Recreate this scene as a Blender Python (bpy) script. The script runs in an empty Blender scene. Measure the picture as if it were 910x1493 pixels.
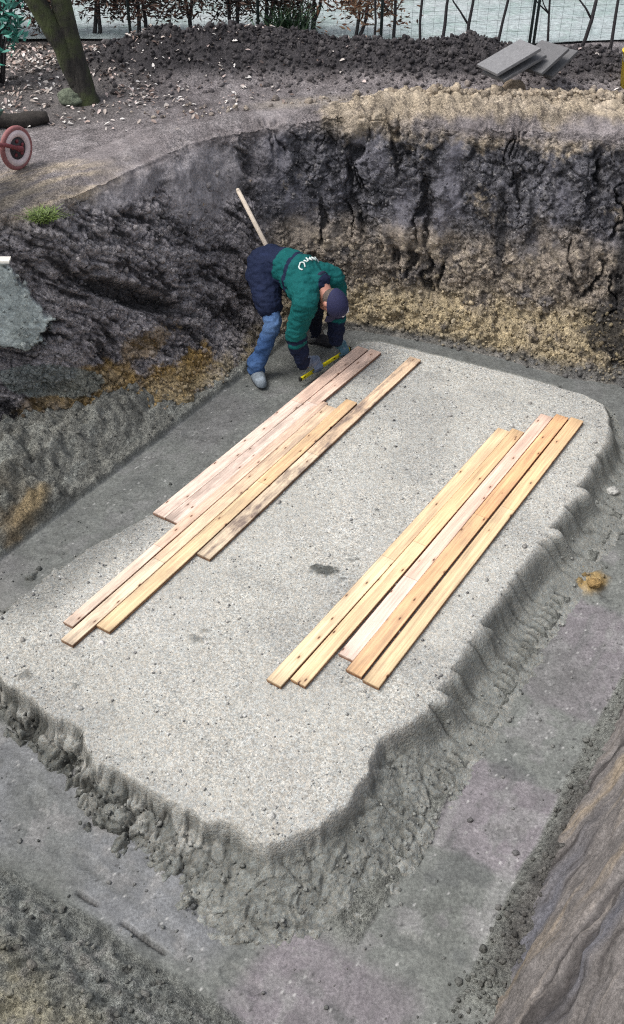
import bpy, bmesh, math, random
import numpy as np
from mathutils import Vector, Matrix
random.seed(7); rng = np.random.default_rng(7)
S = bpy.context.scene
COL = S.collection
pi = math.pi

# ------------------------------------------------------------------ camera
H = 4.1; PITCH = math.radians(40); FPX = 1400.0
cam = bpy.data.cameras.new('camera'); camo = bpy.data.objects.new('camera', cam); COL.objects.link(camo)
cam.sensor_fit = 'VERTICAL'; cam.sensor_height = 36; cam.lens = 36 * FPX / 1493
cam.clip_start = .05; cam.clip_end = 1000
camo.location = (0, 0, H); camo.rotation_euler = (math.radians(90) - PITCH, 0, 0)
S.camera = camo

def at(px, py, z=0.):
    """point at height z that the photograph shows at this pixel (used for measuring only)"""
    a = (px - 455) / FPX; b = -(py - 746.5) / FPX
    d = np.array([a, math.cos(PITCH) + b * math.sin(PITCH), -math.sin(PITCH) + b * math.cos(PITCH)])
    return np.array([0, 0, H]) + d * ((z - H) / d[2])
DU = np.array([.545, .839]); DV = np.array([.839, -.545])
def UV(u, v): q = (DU * u + DV * v); return float(q[0]), float(q[1])
def uv(x, y): return x * DU[0] + y * DU[1], x * DV[0] + y * DV[1]
AZ = math.atan2(DU[1], DU[0])

# ------------------------------------------------------------------ numpy noise
def _h(ix, iy, iz, seed):
    h = (ix.astype(np.uint32) * np.uint32(374761393) + iy.astype(np.uint32) * np.uint32(668265263)
         + iz.astype(np.uint32) * np.uint32(2147483647) + np.uint32((seed * 2654435761) & 0xffffffff))
    h = (h ^ (h >> np.uint32(13))) * np.uint32(1274126177)
    h = (h ^ (h >> np.uint32(16))) * np.uint32(2246822519)
    return h ^ (h >> np.uint32(15))
def _r(ix, iy, iz, seed): return _h(ix, iy, iz, seed).astype(np.float64) / 4294967295.0
def vn(x, y, z, seed=0):
    """gradient noise about -1..1"""
    x = np.asarray(x, float); y = np.broadcast_to(np.asarray(y, float), x.shape); z = np.broadcast_to(np.asarray(z, float), x.shape)
    fx, fy, fz = np.floor(x), np.floor(y), np.floor(z)
    ix, iy, iz = fx.astype(np.int64), fy.astype(np.int64), fz.astype(np.int64)
    dx, dy, dz = x - fx, y - fy, z - fz
    u, v, w = [t * t * t * (t * (t * 6 - 15) + 10) for t in (dx, dy, dz)]
    out = np.zeros_like(x)
    for i in (0, 1):
        for j in (0, 1):
            for k in (0, 1):
                hh = _h(ix + i, iy + j, iz + k, seed)
                gx = (hh & np.uint32(1023)).astype(float) / 511.5 - 1
                gy = ((hh >> np.uint32(10)) & np.uint32(1023)).astype(float) / 511.5 - 1
                gz = ((hh >> np.uint32(20)) & np.uint32(1023)).astype(float) / 511.5 - 1
                out += (gx * (dx - i) + gy * (dy - j) + gz * (dz - k)) * (u if i else 1 - u) * (v if j else 1 - v) * (w if k else 1 - w)
    return out * 1.5
def fbm(x, y, z=0., f=1., oc=4, seed=0, ridge=False, gain=.5):
    x = np.asarray(x, float); a = 1.; o = np.zeros_like(x); t = 0.
    for i in range(oc):
        n = vn(x * f, np.asarray(y) * f, np.asarray(z) * f, seed + i * 17)
        if ridge: n = 1 - 2 * np.abs(n)
        o += a * n; t += a; a *= gain; f *= 2.03
    return o / t
def worley(x, y, z, f, seed=0):
    """distance to nearest cell point, distance difference, cell random"""
    x = np.asarray(x, float) * f; y = np.broadcast_to(np.asarray(y, float) * f, x.shape); z = np.broadcast_to(np.asarray(z, float) * f, x.shape)
    ix, iy, iz = np.floor(x).astype(np.int64), np.floor(y).astype(np.int64), np.floor(z).astype(np.int64)
    d1 = np.full(x.shape, 9.); d2 = np.full(x.shape, 9.); cid = np.zeros(x.shape)
    for i in (-1, 0, 1):
        for j in (-1, 0, 1):
            for k in (-1, 0, 1):
                a, b, c = ix + i, iy + j, iz + k
                d = np.sqrt((a + _r(a, b, c, seed) - x) ** 2 + (b + _r(a, b, c, seed + 1) - y) ** 2 + (c + _r(a, b, c, seed + 2) - z) ** 2)
                r = _r(a, b, c, seed + 3)
                m = d < d1
                d2 = np.where(m, d1, np.minimum(d2, d)); cid = np.where(m, r, cid); d1 = np.where(m, d, d1)
    return d1, d2 - d1, cid
def ss(a, b, x):
    t = np.clip((np.asarray(x, float) - a) / (b - a), 0, 1); return t * t * (3 - 2 * t)
def mixc(c, k, w):
    """mix colour array c (N,3) towards k by w (N)"""
    k = np.asarray(k, float); w = np.clip(w, 0, 1)[..., None]; return c * (1 - w) + k * w
def blob(x, y, cx, cy, rx, ry, ang=0.):
    c, s = math.cos(ang), math.sin(ang); dx, dy = x - cx, y - cy
    return np.exp(-(((dx * c + dy * s) / rx) ** 2 + ((-dx * s + dy * c) / ry) ** 2))

# ------------------------------------------------------------------ object helpers
def tag(o, label=None, cat=None, group=None, kind=None):
    if label: o['label'] = label
    if cat: o['category'] = cat
    if group: o['group'] = group
    if kind: o['kind'] = kind
    return o
def empty(name, loc, label, cat, group=None, rz=0.):
    o = bpy.data.objects.new(name, None); COL.objects.link(o); o.location = loc; o.rotation_euler = (0, 0, rz)
    o.empty_display_size = .1
    return tag(o, label, cat, group)
def link(name, me, mat=None, parent=None, smooth=True):
    o = bpy.data.objects.new(name, me); COL.objects.link(o)
    if mat is not None and not me.materials: me.materials.append(mat)
    if smooth and len(me.polygons): me.polygons.foreach_set('use_smooth', np.ones(len(me.polygons), bool))
    if parent is not None: o.parent = parent
    return o
def np_mesh(name, V, Fc, col=None, extra=None):
    """V (N,3), Fc (M,k) arrays -> mesh, colour attribute 'col' per point"""
    me = bpy.data.meshes.new(name); V = np.asarray(V, np.float32); Fc = np.asarray(Fc, np.int32); k = Fc.shape[1]
    me.vertices.add(len(V)); me.vertices.foreach_set('co', V.ravel())
    me.loops.add(Fc.size); me.loops.foreach_set('vertex_index', Fc.ravel())
    me.polygons.add(len(Fc)); me.polygons.foreach_set('loop_start', np.arange(0, Fc.size, k, dtype=np.int32))
    me.polygons.foreach_set('loop_total', np.full(len(Fc), k, np.int32))
    if col is not None:
        a = me.attributes.new('col', 'FLOAT_COLOR', 'POINT')
        a.data.foreach_set('color', np.concatenate([np.clip(col, 0, 1), np.ones((len(V), 1))], 1).astype(np.float32).ravel())
    for nm, arr in (extra or {}).items():
        a = me.attributes.new(nm, 'FLOAT', 'POINT'); a.data.foreach_set('value', np.asarray(arr, np.float32))
    me.update(calc_edges=True); me.validate(); return me
def grid_faces(nx, ny, keep=None):
    i = np.arange(nx * ny).reshape(nx, ny)
    f = np.stack([i[:-1, :-1], i[1:, :-1], i[1:, 1:], i[:-1, 1:]], -1).reshape(-1, 4)
    if keep is not None:
        k = keep.reshape(nx, ny); f = f[(k[:-1, :-1] & k[1:, :-1] & k[1:, 1:] & k[:-1, 1:]).ravel()]
    return f
def compact(V, Fc, *arrs):
    used = np.zeros(len(V), bool); used[Fc.ravel()] = True; idx = np.cumsum(used) - 1
    return (V[used], idx[Fc]) + tuple(a[used] for a in arrs)

class MB:
    """collects shapes into one mesh"""
    def __init__(s): s.bm = bmesh.new()
    def box(s, size, loc=(0, 0, 0), rot=None, bevel=0.):
        r = bmesh.ops.create_cube(s.bm, size=1.); vs = r['verts']
        M = Matrix.Translation(loc) @ (rot.to_4x4() if rot is not None else Matrix.Identity(4)) @ Matrix.Diagonal((*size, 1))
        bmesh.ops.transform(s.bm, matrix=M, verts=vs)
        if bevel:
            es = list({e for v in vs for e in v.link_edges}); bmesh.ops.bevel(s.bm, geom=es, offset=bevel, segments=2, affect='EDGES', profile=.6)
        return s
    def tube(s, pts, rad, n=8, cap=True):
        pts = [Vector(p) for p in pts]; rad = rad if hasattr(rad, '__len__') else [rad] * len(pts); rings = []
        t0 = (pts[1] - pts[0]).normalized(); ref = Vector((0, 0, 1)) if abs(t0.z) < .9 else Vector((1, 0, 0))
        for i, p in enumerate(pts):
            t = (pts[min(i + 1, len(pts) - 1)] - pts[max(i - 1, 0)]).normalized()
            a = t.cross(ref).normalized(); b = a.cross(t).normalized()
            rings.append([s.bm.verts.new(p + (a * math.cos(2 * pi * k / n) + b * math.sin(2 * pi * k / n)) * rad[i]) for k in range(n)])
        for r0, r1 in zip(rings, rings[1:]):
            for k in range(n): s.bm.faces.new((r0[k], r0[(k + 1) % n], r1[(k + 1) % n], r1[k]))
        if cap: s.bm.faces.new(rings[0][::-1]); s.bm.faces.new(rings[-1])
        return s
    def ring(s, c, axis, R, r, n=28, m=8):
        axis = Vector(axis).normalized(); a = axis.orthogonal().normalized(); b = axis.cross(a); rows = []
        for i in range(n):
            e = a * math.cos(2 * pi * i / n) + b * math.sin(2 * pi * i / n)
            rows.append([s.bm.verts.new(Vector(c) + e * (R + r * math.cos(2 * pi * k / m)) + axis * r * math.sin(2 * pi * k / m)) for k in range(m)])
        for i in range(n):
            p, q = rows[i], rows[(i + 1) % n]
            for k in range(m): s.bm.faces.new((p[k], q[k], q[(k + 1) % m], p[(k + 1) % m]))
        return s
    def ball(s, c, r, seg=16, rot=None):
        r = r if hasattr(r, '__len__') else (r, r, r)
        q = bmesh.ops.create_uvsphere(s.bm, u_segments=seg, v_segments=max(8, seg * 2 // 3), radius=1.)
        bmesh.ops.transform(s.bm, matrix=Matrix.Translation(c) @ (rot.to_4x4() if rot is not None else Matrix.Identity(4)) @ Matrix.Diagonal((*r, 1)), verts=q['verts'])
        return s
    def mesh(s, name):
        bmesh.ops.recalc_face_normals(s.bm, faces=s.bm.faces[:]); me = bpy.data.meshes.new(name); s.bm.to_mesh(me); s.bm.free(); return me
    def build(s, name, mat, parent=None, smooth=True): return link(name, s.mesh(name), mat, parent, smooth)
def remeshed(mb, voxel, smooth_it=4, name='blend'):
    """one continuous skin over the collected shapes"""
    me = mb.mesh(name + '_source'); o = bpy.data.objects.new(name, me); COL.objects.link(o)
    m = o.modifiers.new('r', 'REMESH'); m.mode = 'VOXEL'; m.voxel_size = voxel
    if smooth_it: q = o.modifiers.new('s', 'SMOOTH'); q.iterations = smooth_it; q.factor = .5
    dg = bpy.context.evaluated_depsgraph_get(); dg.update()
    out = bpy.data.meshes.new_from_object(o.evaluated_get(dg)); out.name = name
    bpy.data.objects.remove(o); bpy.data.meshes.remove(me); return out
def co_of(me):
    a = np.empty(len(me.vertices) * 3, np.float32); me.vertices.foreach_get('co', a); return a.reshape(-1, 3).astype(float)
def set_co(me, V): me.vertices.foreach_set('co', np.asarray(V, np.float32).ravel()); me.update()
def no_of(me):
    a = np.empty(len(me.vertices) * 3, np.float32); me.vertices.foreach_get('normal', a); return a.reshape(-1, 3).astype(float)
def set_col(me, col):
    a = me.attributes.new('col', 'FLOAT_COLOR', 'POINT')
    a.data.foreach_set('color', np.concatenate([col, np.ones((len(col), 1))], 1).astype(np.float32).ravel())

# ------------------------------------------------------------------ materials
def mat_new(name):
    m = bpy.data.materials.new(name); m.use_nodes = True; nt = m.node_tree; nt.nodes.clear()
    out = nt.nodes.new('ShaderNodeOutputMaterial'); p = nt.nodes.new('ShaderNodeBsdfPrincipled'); nt.links.new(p.outputs[0], out.inputs[0])
    return m, nt, p
def N(nt, t, **kw):
    n = nt.nodes.new(t)
    for k, v in kw.items():
        if k.startswith('i_'):
            key = k[2:]; key = int(key) if key.isdigit() else key
            n.inputs[key].default_value = v
        else: setattr(n, k, v)
    return n
def noise(nt, vec, scale, detail=4, rough=.6):
    n = N(nt, 'ShaderNodeTexNoise'); n.inputs['Scale'].default_value = scale; n.inputs['Detail'].default_value = detail; n.inputs['Roughness'].default_value = rough
    if vec is not None: nt.links.new(vec, n.inputs['Vector'])
    return n.outputs['Fac']
def maprange(nt, v, a, b, c, d):
    n = N(nt, 'ShaderNodeMapRange'); n.inputs[1].default_value = a; n.inputs[2].default_value = b; n.inputs[3].default_value = c; n.inputs[4].default_value = d
    nt.links.new(v, n.inputs[0]); return n.outputs[0]
def math_(nt, op, a, b=None):
    n = N(nt, 'ShaderNodeMath', operation=op)
    for i, q in enumerate((a, b)):
        if q is None: continue
        if isinstance(q, (int, float)): n.inputs[i].default_value = q
        else: nt.links.new(q, n.inputs[i])
    return n.outputs[0]
def cmix(nt, fac, a, b, mode='MIX'):
    n = N(nt, 'ShaderNodeMix', data_type='RGBA', blend_type=mode)
    for i, q in ((0, fac), (6, a), (7, b)):
        if isinstance(q, (int, float)): n.inputs[i].default_value = q
        elif isinstance(q, (tuple, list)): n.inputs[i].default_value = (*q[:3], 1)
        else: nt.links.new(q, n.inputs[i])
    return n.outputs[2]
def bump(nt, h, p, strength=.5, dist=.02, prev=None):
    b = N(nt, 'ShaderNodeBump'); b.inputs['Strength'].default_value = strength; b.inputs['Distance'].default_value = dist
    nt.links.new(h, b.inputs['Height'])
    if prev is not None: nt.links.new(prev, b.inputs['Normal'])
    nt.links.new(b.outputs[0], p.inputs['Normal']); return b.outputs[0]
def pos(nt): return N(nt, 'ShaderNodeTexCoord').outputs['Object']
def graymul(nt, col, f):
    n = N(nt, 'ShaderNodeVectorMath', operation='SCALE'); nt.links.new(col, n.inputs[0]); nt.links.new(f, n.inputs['Scale']); return n.outputs[0]

def soil_mat(name, rough=.85, lo=.42, hi=1.65, grain=60., bs=1., bd=.035):
    m, nt, p = mat_new(name); P = pos(nt)
    at_ = N(nt, 'ShaderNodeAttribute', attribute_name='col')
    n1 = noise(nt, P, 9, 8, .7); n2 = noise(nt, P, grain, 3, .7); n3 = noise(nt, P, grain * 2.7, 2, .6)
    f = math_(nt, 'MULTIPLY', maprange(nt, n1, .3, .7, lo + .15, hi - .15), maprange(nt, n2, .3, .7, lo, hi))
    f = math_(nt, 'MULTIPLY', f, maprange(nt, n3, .3, .7, .75, 1.25))
    fl_ = N(nt, 'ShaderNodeAttribute', attribute_name='flat').outputs['Fac']; f = math_(nt, 'ADD', 1., math_(nt, 'MULTIPLY', math_(nt, 'SUBTRACT', f, 1.), maprange(nt, fl_, 0, 1, 1., .55)))
    nt.links.new(graymul(nt, at_.outputs['Color'], f), p.inputs['Base Color'])
    rg = N(nt, 'ShaderNodeAttribute', attribute_name='wet')
    nt.links.new(maprange(nt, rg.outputs['Fac'], 0, 1, rough, .42), p.inputs['Roughness'])
    sm = N(nt, 'ShaderNodeAttribute', attribute_name='flat')
    h = math_(nt, 'ADD', math_(nt, 'MULTIPLY', n1, .8), math_(nt, 'ADD', math_(nt, 'MULTIPLY', n2, .55), math_(nt, 'MULTIPLY', n3, .2)))
    b = N(nt, 'ShaderNodeBump'); b.inputs['Distance'].default_value = bd; nt.links.new(h, b.inputs['Height'])
    nt.links.new(maprange(nt, sm.outputs['Fac'], 0, 1, bs, bs * .18), b.inputs['Strength']); nt.links.new(b.outputs[0], p.inputs['Normal'])
    p.inputs['Specular IOR Level'].default_value = .35
    return m
M_soil = soil_mat('soil')

def slab_mat():
    m, nt, p = mat_new('gravel_concrete'); P = pos(nt)
    at_ = N(nt, 'ShaderNodeAttribute', attribute_name='col'); g = N(nt, 'ShaderNodeAttribute', attribute_name='gravel').outputs['Fac']
    n0 = noise(nt, P, 3, 5, .6); n1 = noise(nt, P, 66, 2, .55); n2 = noise(nt, P, 140, 2, .6); n3 = noise(nt, P, 22, 6, .75)
    vo = N(nt, 'ShaderNodeTexVoronoi', feature='F1'); vo.inputs['Scale'].default_value = 105; nt.links.new(P, vo.inputs['Vector'])
    sep = N(nt, 'ShaderNodeSeparateColor'); nt.links.new(vo.outputs['Color'], sep.inputs[0])
    f = math_(nt, 'MULTIPLY', maprange(nt, n0, .3, .7, .93, 1.07), maprange(nt, n3, .3, .7, .8, 1.2))
    spk = math_(nt, 'MULTIPLY', maprange(nt, n1, .34, .5, .72, 1.04), maprange(nt, sep.outputs[0], 0, 1, .72, 1.26))
    spk = math_(nt, 'MULTIPLY', spk, maprange(nt, n2, .3, .7, .82, 1.18))
    n5 = noise(nt, P, 1.7, 5, .65); one = N(nt, 'ShaderNodeMix', data_type='FLOAT'); one.inputs[2].default_value = 1; nt.links.new(math_(nt, 'MULTIPLY', g, maprange(nt, n5, .35, .65, .45, 1.25)), one.inputs[0]); nt.links.new(spk, one.inputs[3])
    f = math_(nt, 'MULTIPLY', f, one.outputs[0])
    tint = cmix(nt, sep.outputs[1], (1.05, 1., .94), (.95, 1., 1.04))
    c = cmix(nt, 1., at_.outputs['Color'], tint, 'MULTIPLY')
    nt.links.new(graymul(nt, c, f), p.inputs['Base Color']); p.inputs['Roughness'].default_value = .9; p.inputs['Specular IOR Level'].default_value = .3
    h = math_(nt, 'ADD', math_(nt, 'MULTIPLY', n1, .8), math_(nt, 'ADD', math_(nt, 'MULTIPLY', n2, .5), math_(nt, 'MULTIPLY', n3, .7)))
    bump(nt, h, p, .7, .012)
    return m
M_slab = slab_mat()

def plain(name, col, rough=.6, var=.15, scale=20., bs=.15, spec=.4, metal=0.):
    m, nt, p = mat_new(name); P = pos(nt); n1 = noise(nt, P, scale, 6, .65)
    nt.links.new(graymul(nt, N(nt, 'ShaderNodeRGB').outputs[0], maprange(nt, n1, .25, .75, 1 - var, 1 + var)), p.inputs['Base Color'])
    [n for n in nt.nodes if n.type == 'RGB'][0].outputs[0].default_value = (*col, 1)
    p.inputs['Roughness'].default_value = rough; p.inputs['Specular IOR Level'].default_value = spec; p.inputs['Metallic'].default_value = metal
    bump(nt, n1, p, bs, .01); return m
def attr_mat(name, rough=.8, var=.25, scale=40., bs=.3, spec=.2, trans=0., bd=.01):
    m, nt, p = mat_new(name); P = pos(nt); n1 = noise(nt, P, scale, 5, .65); a = N(nt, 'ShaderNodeAttribute', attribute_name='col')
    nt.links.new(graymul(nt, a.outputs['Color'], maprange(nt, n1, .25, .75, 1 - var, 1 + var)), p.inputs['Base Color'])
    p.inputs['Roughness'].default_value = rough; p.inputs['Specular IOR Level'].default_value = spec
    bump(nt, n1, p, bs, bd); return m
M_leaf = attr_mat('dry_leaf', .6, .2, 60, .1, .4)
M_foliage = attr_mat('foliage', .5, .25, 30, .1, .4)
M_cloth = attr_mat('work_cloth', .85, .22, 55, .5, .15, bd=.006)
M_denim = attr_mat('denim', .9, .28, 70, .5, .1, bd=.006)
M_clod = attr_mat('clod_soil', .9, .45, 45, .9, .2, bd=.02)
M_bark = None
def bark_mat():
    m, nt, p = mat_new('mossy_bark'); P = pos(nt)
    mp = N(nt, 'ShaderNodeMapping'); mp.inputs['Scale'].default_value = (1, 1, .25); nt.links.new(P, mp.inputs[0])
    n1 = noise(nt, mp.outputs[0], 30, 6, .7); n2 = noise(nt, P, 5, 4, .6)
    c = cmix(nt, maprange(nt, n1, .3, .7, 0, 1), (.01, .009, .008), (.05, .045, .038))
    c = cmix(nt, maprange(nt, n2, .45, .66, 0, .8), c, (.06, .08, .022))
    nt.links.new(c, p.inputs['Base Color']); p.inputs['Roughness'].default_value = .9; bump(nt, n1, p, .9, .03); return m
M_bark = bark_mat()
M_twig = plain('dark_twig', (.035, .032, .035), .8, .4, 40, .4)

def wood_mat():
    m, nt, p = mat_new('pine_board'); tc = N(nt, 'ShaderNodeTexCoord'); oi = N(nt, 'ShaderNodeObjectInfo'); P = tc.outputs['Object']
    off = N(nt, 'ShaderNodeVectorMath', operation='ADD'); nt.links.new(P, off.inputs[0])
    cr = N(nt, 'ShaderNodeCombineXYZ'); r50 = math_(nt, 'MULTIPLY', oi.outputs['Random'], 37.)
    for i in range(3): nt.links.new(r50, cr.inputs[i])
    nt.links.new(cr.outputs[0], off.inputs[1]); Q = off.outputs[0]
    def st(sx, sy, sz=1):
        mp = N(nt, 'ShaderNodeMapping'); mp.inputs['Scale'].default_value = (sx, sy, sz); nt.links.new(Q, mp.inputs[0]); return mp.outputs[0]
    grain = noise(nt, st(2.2, 95, 60), 1., 5, .65); wav = noise(nt, st(1.3, 26, 20), 1., 3, .5); broad = noise(nt, st(.9, 2.5), 1., 3, .5); dirt = noise(nt, st(2.2, 7), 1.6, 5, .7)
    vo = N(nt, 'ShaderNodeTexVoronoi', feature='F1', voronoi_dimensions='2D'); vo.inputs['Scale'].default_value = 1.; nt.links.new(st(5.5, 14, 1), vo.inputs['Vector'])
    sepc = N(nt, 'ShaderNodeSeparateColor'); nt.links.new(vo.outputs['Color'], sepc.inputs[0])
    knot = math_(nt, 'MULTIPLY', maprange(nt, vo.outputs['Distance'], .04, .095, 1, 0), maprange(nt, sepc.outputs[0], .6, .66, 0, 1))
    halo = math_(nt, 'MULTIPLY', maprange(nt, vo.outputs['Distance'], .05, .25, .35, 0), maprange(nt, sepc.outputs[0], .6, .66, 0, 1))
    base = oi.outputs['Color']
    f = math_(nt, 'MULTIPLY', maprange(nt, grain, .3, .7, .68, 1.2), maprange(nt, wav, .3, .7, .8, 1.14))
    c = graymul(nt, base, math_(nt, 'MULTIPLY', f, maprange(nt, broad, .3, .7, .9, 1.1)))
    # two lengths jointed end to end: the tone changes at the joint
    sx = N(nt, 'ShaderNodeSeparateXYZ'); nt.links.new(P, sx.inputs[0])
    jx = maprange(nt, oi.outputs['Random'], 0, 1, -.75, .85)
    jd = math_(nt, 'SUBTRACT', sx.outputs[0], jx)
    c = cmix(nt, math_(nt, 'MULTIPLY', maprange(nt, jd, -.002, .002, 0, 1), .5), c, cmix(nt, 1., c, (1.0, .84, .74), 'MULTIPLY'))
    c = cmix(nt, math_(nt, 'MULTIPLY', maprange(nt, math_(nt, 'ABSOLUTE', jd), .0015, .003, 1, 0), .5), c, (.16, .1, .06))
    c = cmix(nt, halo, c, (.36, .16, .07)); c = cmix(nt, math_(nt, 'MULTIPLY', knot, .92), c, (.085, .03, .015))
    al = N(nt, 'ShaderNodeAttribute', attribute_name='dirt', attribute_type='OBJECT')
    dm = math_(nt, 'MULTIPLY', maprange(nt, dirt, .44, .62, 0, 1), al.outputs['Fac'])
    c = cmix(nt, dm, c, (.22, .17, .145))
    at2 = N(nt, 'ShaderNodeAttribute', attribute_name='col'); c = cmix(nt, 1., c, at2.outputs['Color'], 'MULTIPLY')
    nt.links.new(c, p.inputs['Base Color']); p.inputs['Roughness'].default_value = .62; p.inputs['Specular IOR Level'].default_value = .3
    bump(nt, grain, p, .25, .004); return m
M_wood = wood_mat()

# ------------------------------------------------------------------ world and light (overcast)
W = bpy.data.worlds.new('World'); S.world = W; W.use_nodes = True; nt = W.node_tree; nt.nodes.clear()
SUN_EL, SUN_AZ = math.radians(60), math.radians(-105)     # azimuth measured from +y to +x : soft light from the left
sky = nt.nodes.new('ShaderNodeTexSky'); sky.sky_type = 'NISHITA'; sky.sun_disc = False; sky.sun_elevation = SUN_EL; sky.sun_rotation = SUN_AZ
sky.air_density = 1.; sky.dust_density = 4.; sky.ozone_density = 1.
hs = nt.nodes.new('ShaderNodeHueSaturation'); hs.inputs['Saturation'].default_value = .38
bg = nt.nodes.new('ShaderNodeBackground'); bg.inputs['Strength'].default_value = .132; wo = nt.nodes.new('ShaderNodeOutputWorld')
nt.links.new(sky.outputs[0], hs.inputs['Color']); nt.links.new(hs.outputs[0], bg.inputs[0]); nt.links.new(bg.outputs[0], wo.inputs[0])
L = bpy.data.lights.new('sun', 'SUN'); L.energy = 1.4; L.angle = math.radians(26); L.color = (1, .96, .9)
lo = bpy.data.objects.new('sun', L); COL.objects.link(lo)
sd = Vector((math.sin(SUN_AZ) * math.cos(SUN_EL), math.cos(SUN_AZ) * math.cos(SUN_EL), math.sin(SUN_EL)))
lo.rotation_euler = sd.to_track_quat('Z', 'Y').to_euler(); lo.location = (0, 0, 30)
S.view_settings.view_transform = 'Standard'; S.view_settings.look = 'None'; S.view_settings.gamma = 1; S.view_settings.exposure = .62
S.cycles.use_denoising = False; S.cycles.pixel_filter_type = 'BLACKMAN_HARRIS'; S.cycles.filter_width = 1.15
S.view_settings.use_curve_mapping = False

# ------------------------------------------------------------------ trench floor height
def floor_base(x, y):
    u, v = uv(x, y)
    m = np.maximum(ss(2.6, 2.05, u), ss(-1.75, -1.25, v) * ss(6.7, 6.0, u))
    return -.045 - .205 * m
def floor_full(x, y):
    """height, colour, smoothness of the trench bottom round the pad"""
    u, v = uv(x, y); z = floor_base(x, y)
    wob = .018 * fbm(x, y, 0, 2.2, 4, 3)
    n_lo = fbm(x, y, 0, 1.6, 4, 11); n_hi = fbm(x, y, 0, 14, 4, 12); n_rg = fbm(x, y, 0, 7, 5, 13, True)
    right = ss(-.985, -.955, v + wob) * ss(-.47, -.5, v + wob * 2.2) * ss(1.1, 1.3, u)
    near = ss(1.28, 1.33, u + wob * 2 + .05 * ss(-1.9, -2.6, v)) * ss(1.95, 1.8, u)
    left = ss(-4.105, -4.085, v + wob) * ss(-3.3, -3.5, v)
    back = ss(6.95, 6.85, u) * ss(6.2, 6.3, u)
    flat = np.clip(np.maximum.reduce([right, near, left, back]), 0, 1)
    out_r = ss(-.5, -.38, v + wob * 2) ; out_n = ss(1.3, 1.2, u + wob * 2 + .05 * ss(-1.9, -2.6, v)); out_l = ss(-4.085, -4.11, v + wob); out_b = ss(6.85, 7., u)
    out = np.clip(np.maximum.reduce([out_r, out_n, out_l, out_b]), 0, 1)
    w1, w2, wc = worley(x, y, 0, 11, 5); w3, w4, wd = worley(x, y, 3, 26, 6)
    rough = .03 * n_rg + .022 * n_hi + .03 * (.6 - w1) * (wc > .35) + .014 * (.6 - w3)
    z = z + (1 - flat) * rough * .9 + flat * (.004 * n_hi + .012 * n_lo + .003 * n_rg)
    # bank feet
    z += out_r * (.03 + .05 * ss(-.45, -.2, v)) + .05 * out_r * np.clip(n_lo + .2, 0, 1)
    z += out_n * (.02 + .28 * ss(1.25, .75, u)) + out_n * (.045 * n_rg + .03 * n_hi + .05 * np.clip(n_lo, 0, 1))
    z += out_b * .05
    # grey spoil heaped along the left side: a step, then a hummock against the bank
    hum = ss(-4.09, -4.45, v) * ss(5.3, 4.3, u) * (.17 + .09 * n_lo + .06 * blob(x, y, -1.85, 5.3, .5, .3, .6))
    cl_a, cl_b, cl_c = worley(x + .1 * n_lo, y + .03 * n_hi, 0, 4.2, 41); cl_d, cl_e, cl_f = worley(x + .02 * n_hi, y, 0, 12, 42)
    lump_l = .1 * (cl_c - .5) * ss(0, .2, cl_b) - .03 * ss(.1, 0, cl_b) + .035 * (cl_f - .5) * ss(0, .15, cl_e)
    z += out_l * lump_l * ss(-4.1, -4.3, v) * .16 + out_l * ss(-4.1, -4.3, v) * (.05 * fbm(u * 1.5, v * 4 + .3 * n_lo, 0, 1.6, 4, 44) + .02 * n_hi)
    z += out_l * (.035 + .03 * ss(2.3, 3.3, u) * ss(3.35, 3.3, u)) + hum * (1 + .35 * n_rg)
    ox, oy = UV(3.05, -4.18); eggs = blob(x, y, ox, oy, .24, .07, AZ + .12); z += .06 * eggs
    z -= .05 * blob(x, y, *UV(3.0, -4.105), .42, .018, AZ)            # shadowed cut along the step
    # form edge: thin groove beside the right footing, two cracks on the near one
    gline = ss(.011, .004, np.abs(v + .962 + wob * .9 + .004 * n_hi)) * ss(-.12, .05, .25 * n_hi + fbm(u, 0 * u, 0, 1.7, 3, 31)) * (u > 1.75) * (u < 5.9)
    gline = gline * ss(1.75, 2.3, u)
    z -= .022 * gline
    g2 = ss(.011, .004, np.abs(u - 1.36 - .04 * n_lo - .006 * n_hi)) * np.maximum(ss(-1.97, -1.93, v) * ss(-1.66, -1.7, v), ss(-2.24, -2.21, v) * ss(-2.08, -2.11, v)); z -= .03 * g2; gline = np.maximum(gline, g2)
    dn = np.zeros(x.shape); t0 = fbm(x, y, 0, 6, 3, 36); trw = fbm(u * 2.2, v * 16, 0, 1., 3, 37) * right + fbm(u * 16, v * 2.2, 0, 1., 3, 38) * near * (1 - right) + fbm(u * 2.2, v * 16, 0, 1., 3, 39) * left
    z = z + flat * .005 * trw
    for bu, bv, an in [(1.62, -2.75, .4), (1.5, -2.3, .9), (1.68, -1.75, .2), (1.45, -1.35, 1.), (2.0, -.8, 1.4), (2.75, -.66, 1.5), (3.3, -.78, 1.2), (3.95, -.68, 1.6), (4.7, -.8, 1.3), (2.9, -3.9, 1.4), (3.6, -3.8, 1.6), (4.4, -3.92, 1.2), (5.2, -3.8, 1.5)]:
        bx, by = UV(bu, bv); dn = np.maximum(dn, np.maximum(blob(x, y, bx, by, .05, .085, an), blob(x, y, bx + .1 * math.sin(an), by - .1 * math.cos(an), .04, .045, an)))
    z = z - flat * .007 * ss(.3, .7, dn + .3 * n_hi + .2 * t0) + flat * .003 * ss(.15, .35, dn) * ss(.5, .3, dn)
    # ---- colour
    c = np.empty(x.shape + (3,)); c[:] = (.152, .16, .15)
    tone = fbm(x, y, 0, .9, 3, 21); t2 = fbm(x, y, 0, 3.5, 4, 22)
    wq = .05 * t2 + .02 * n_hi
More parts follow.
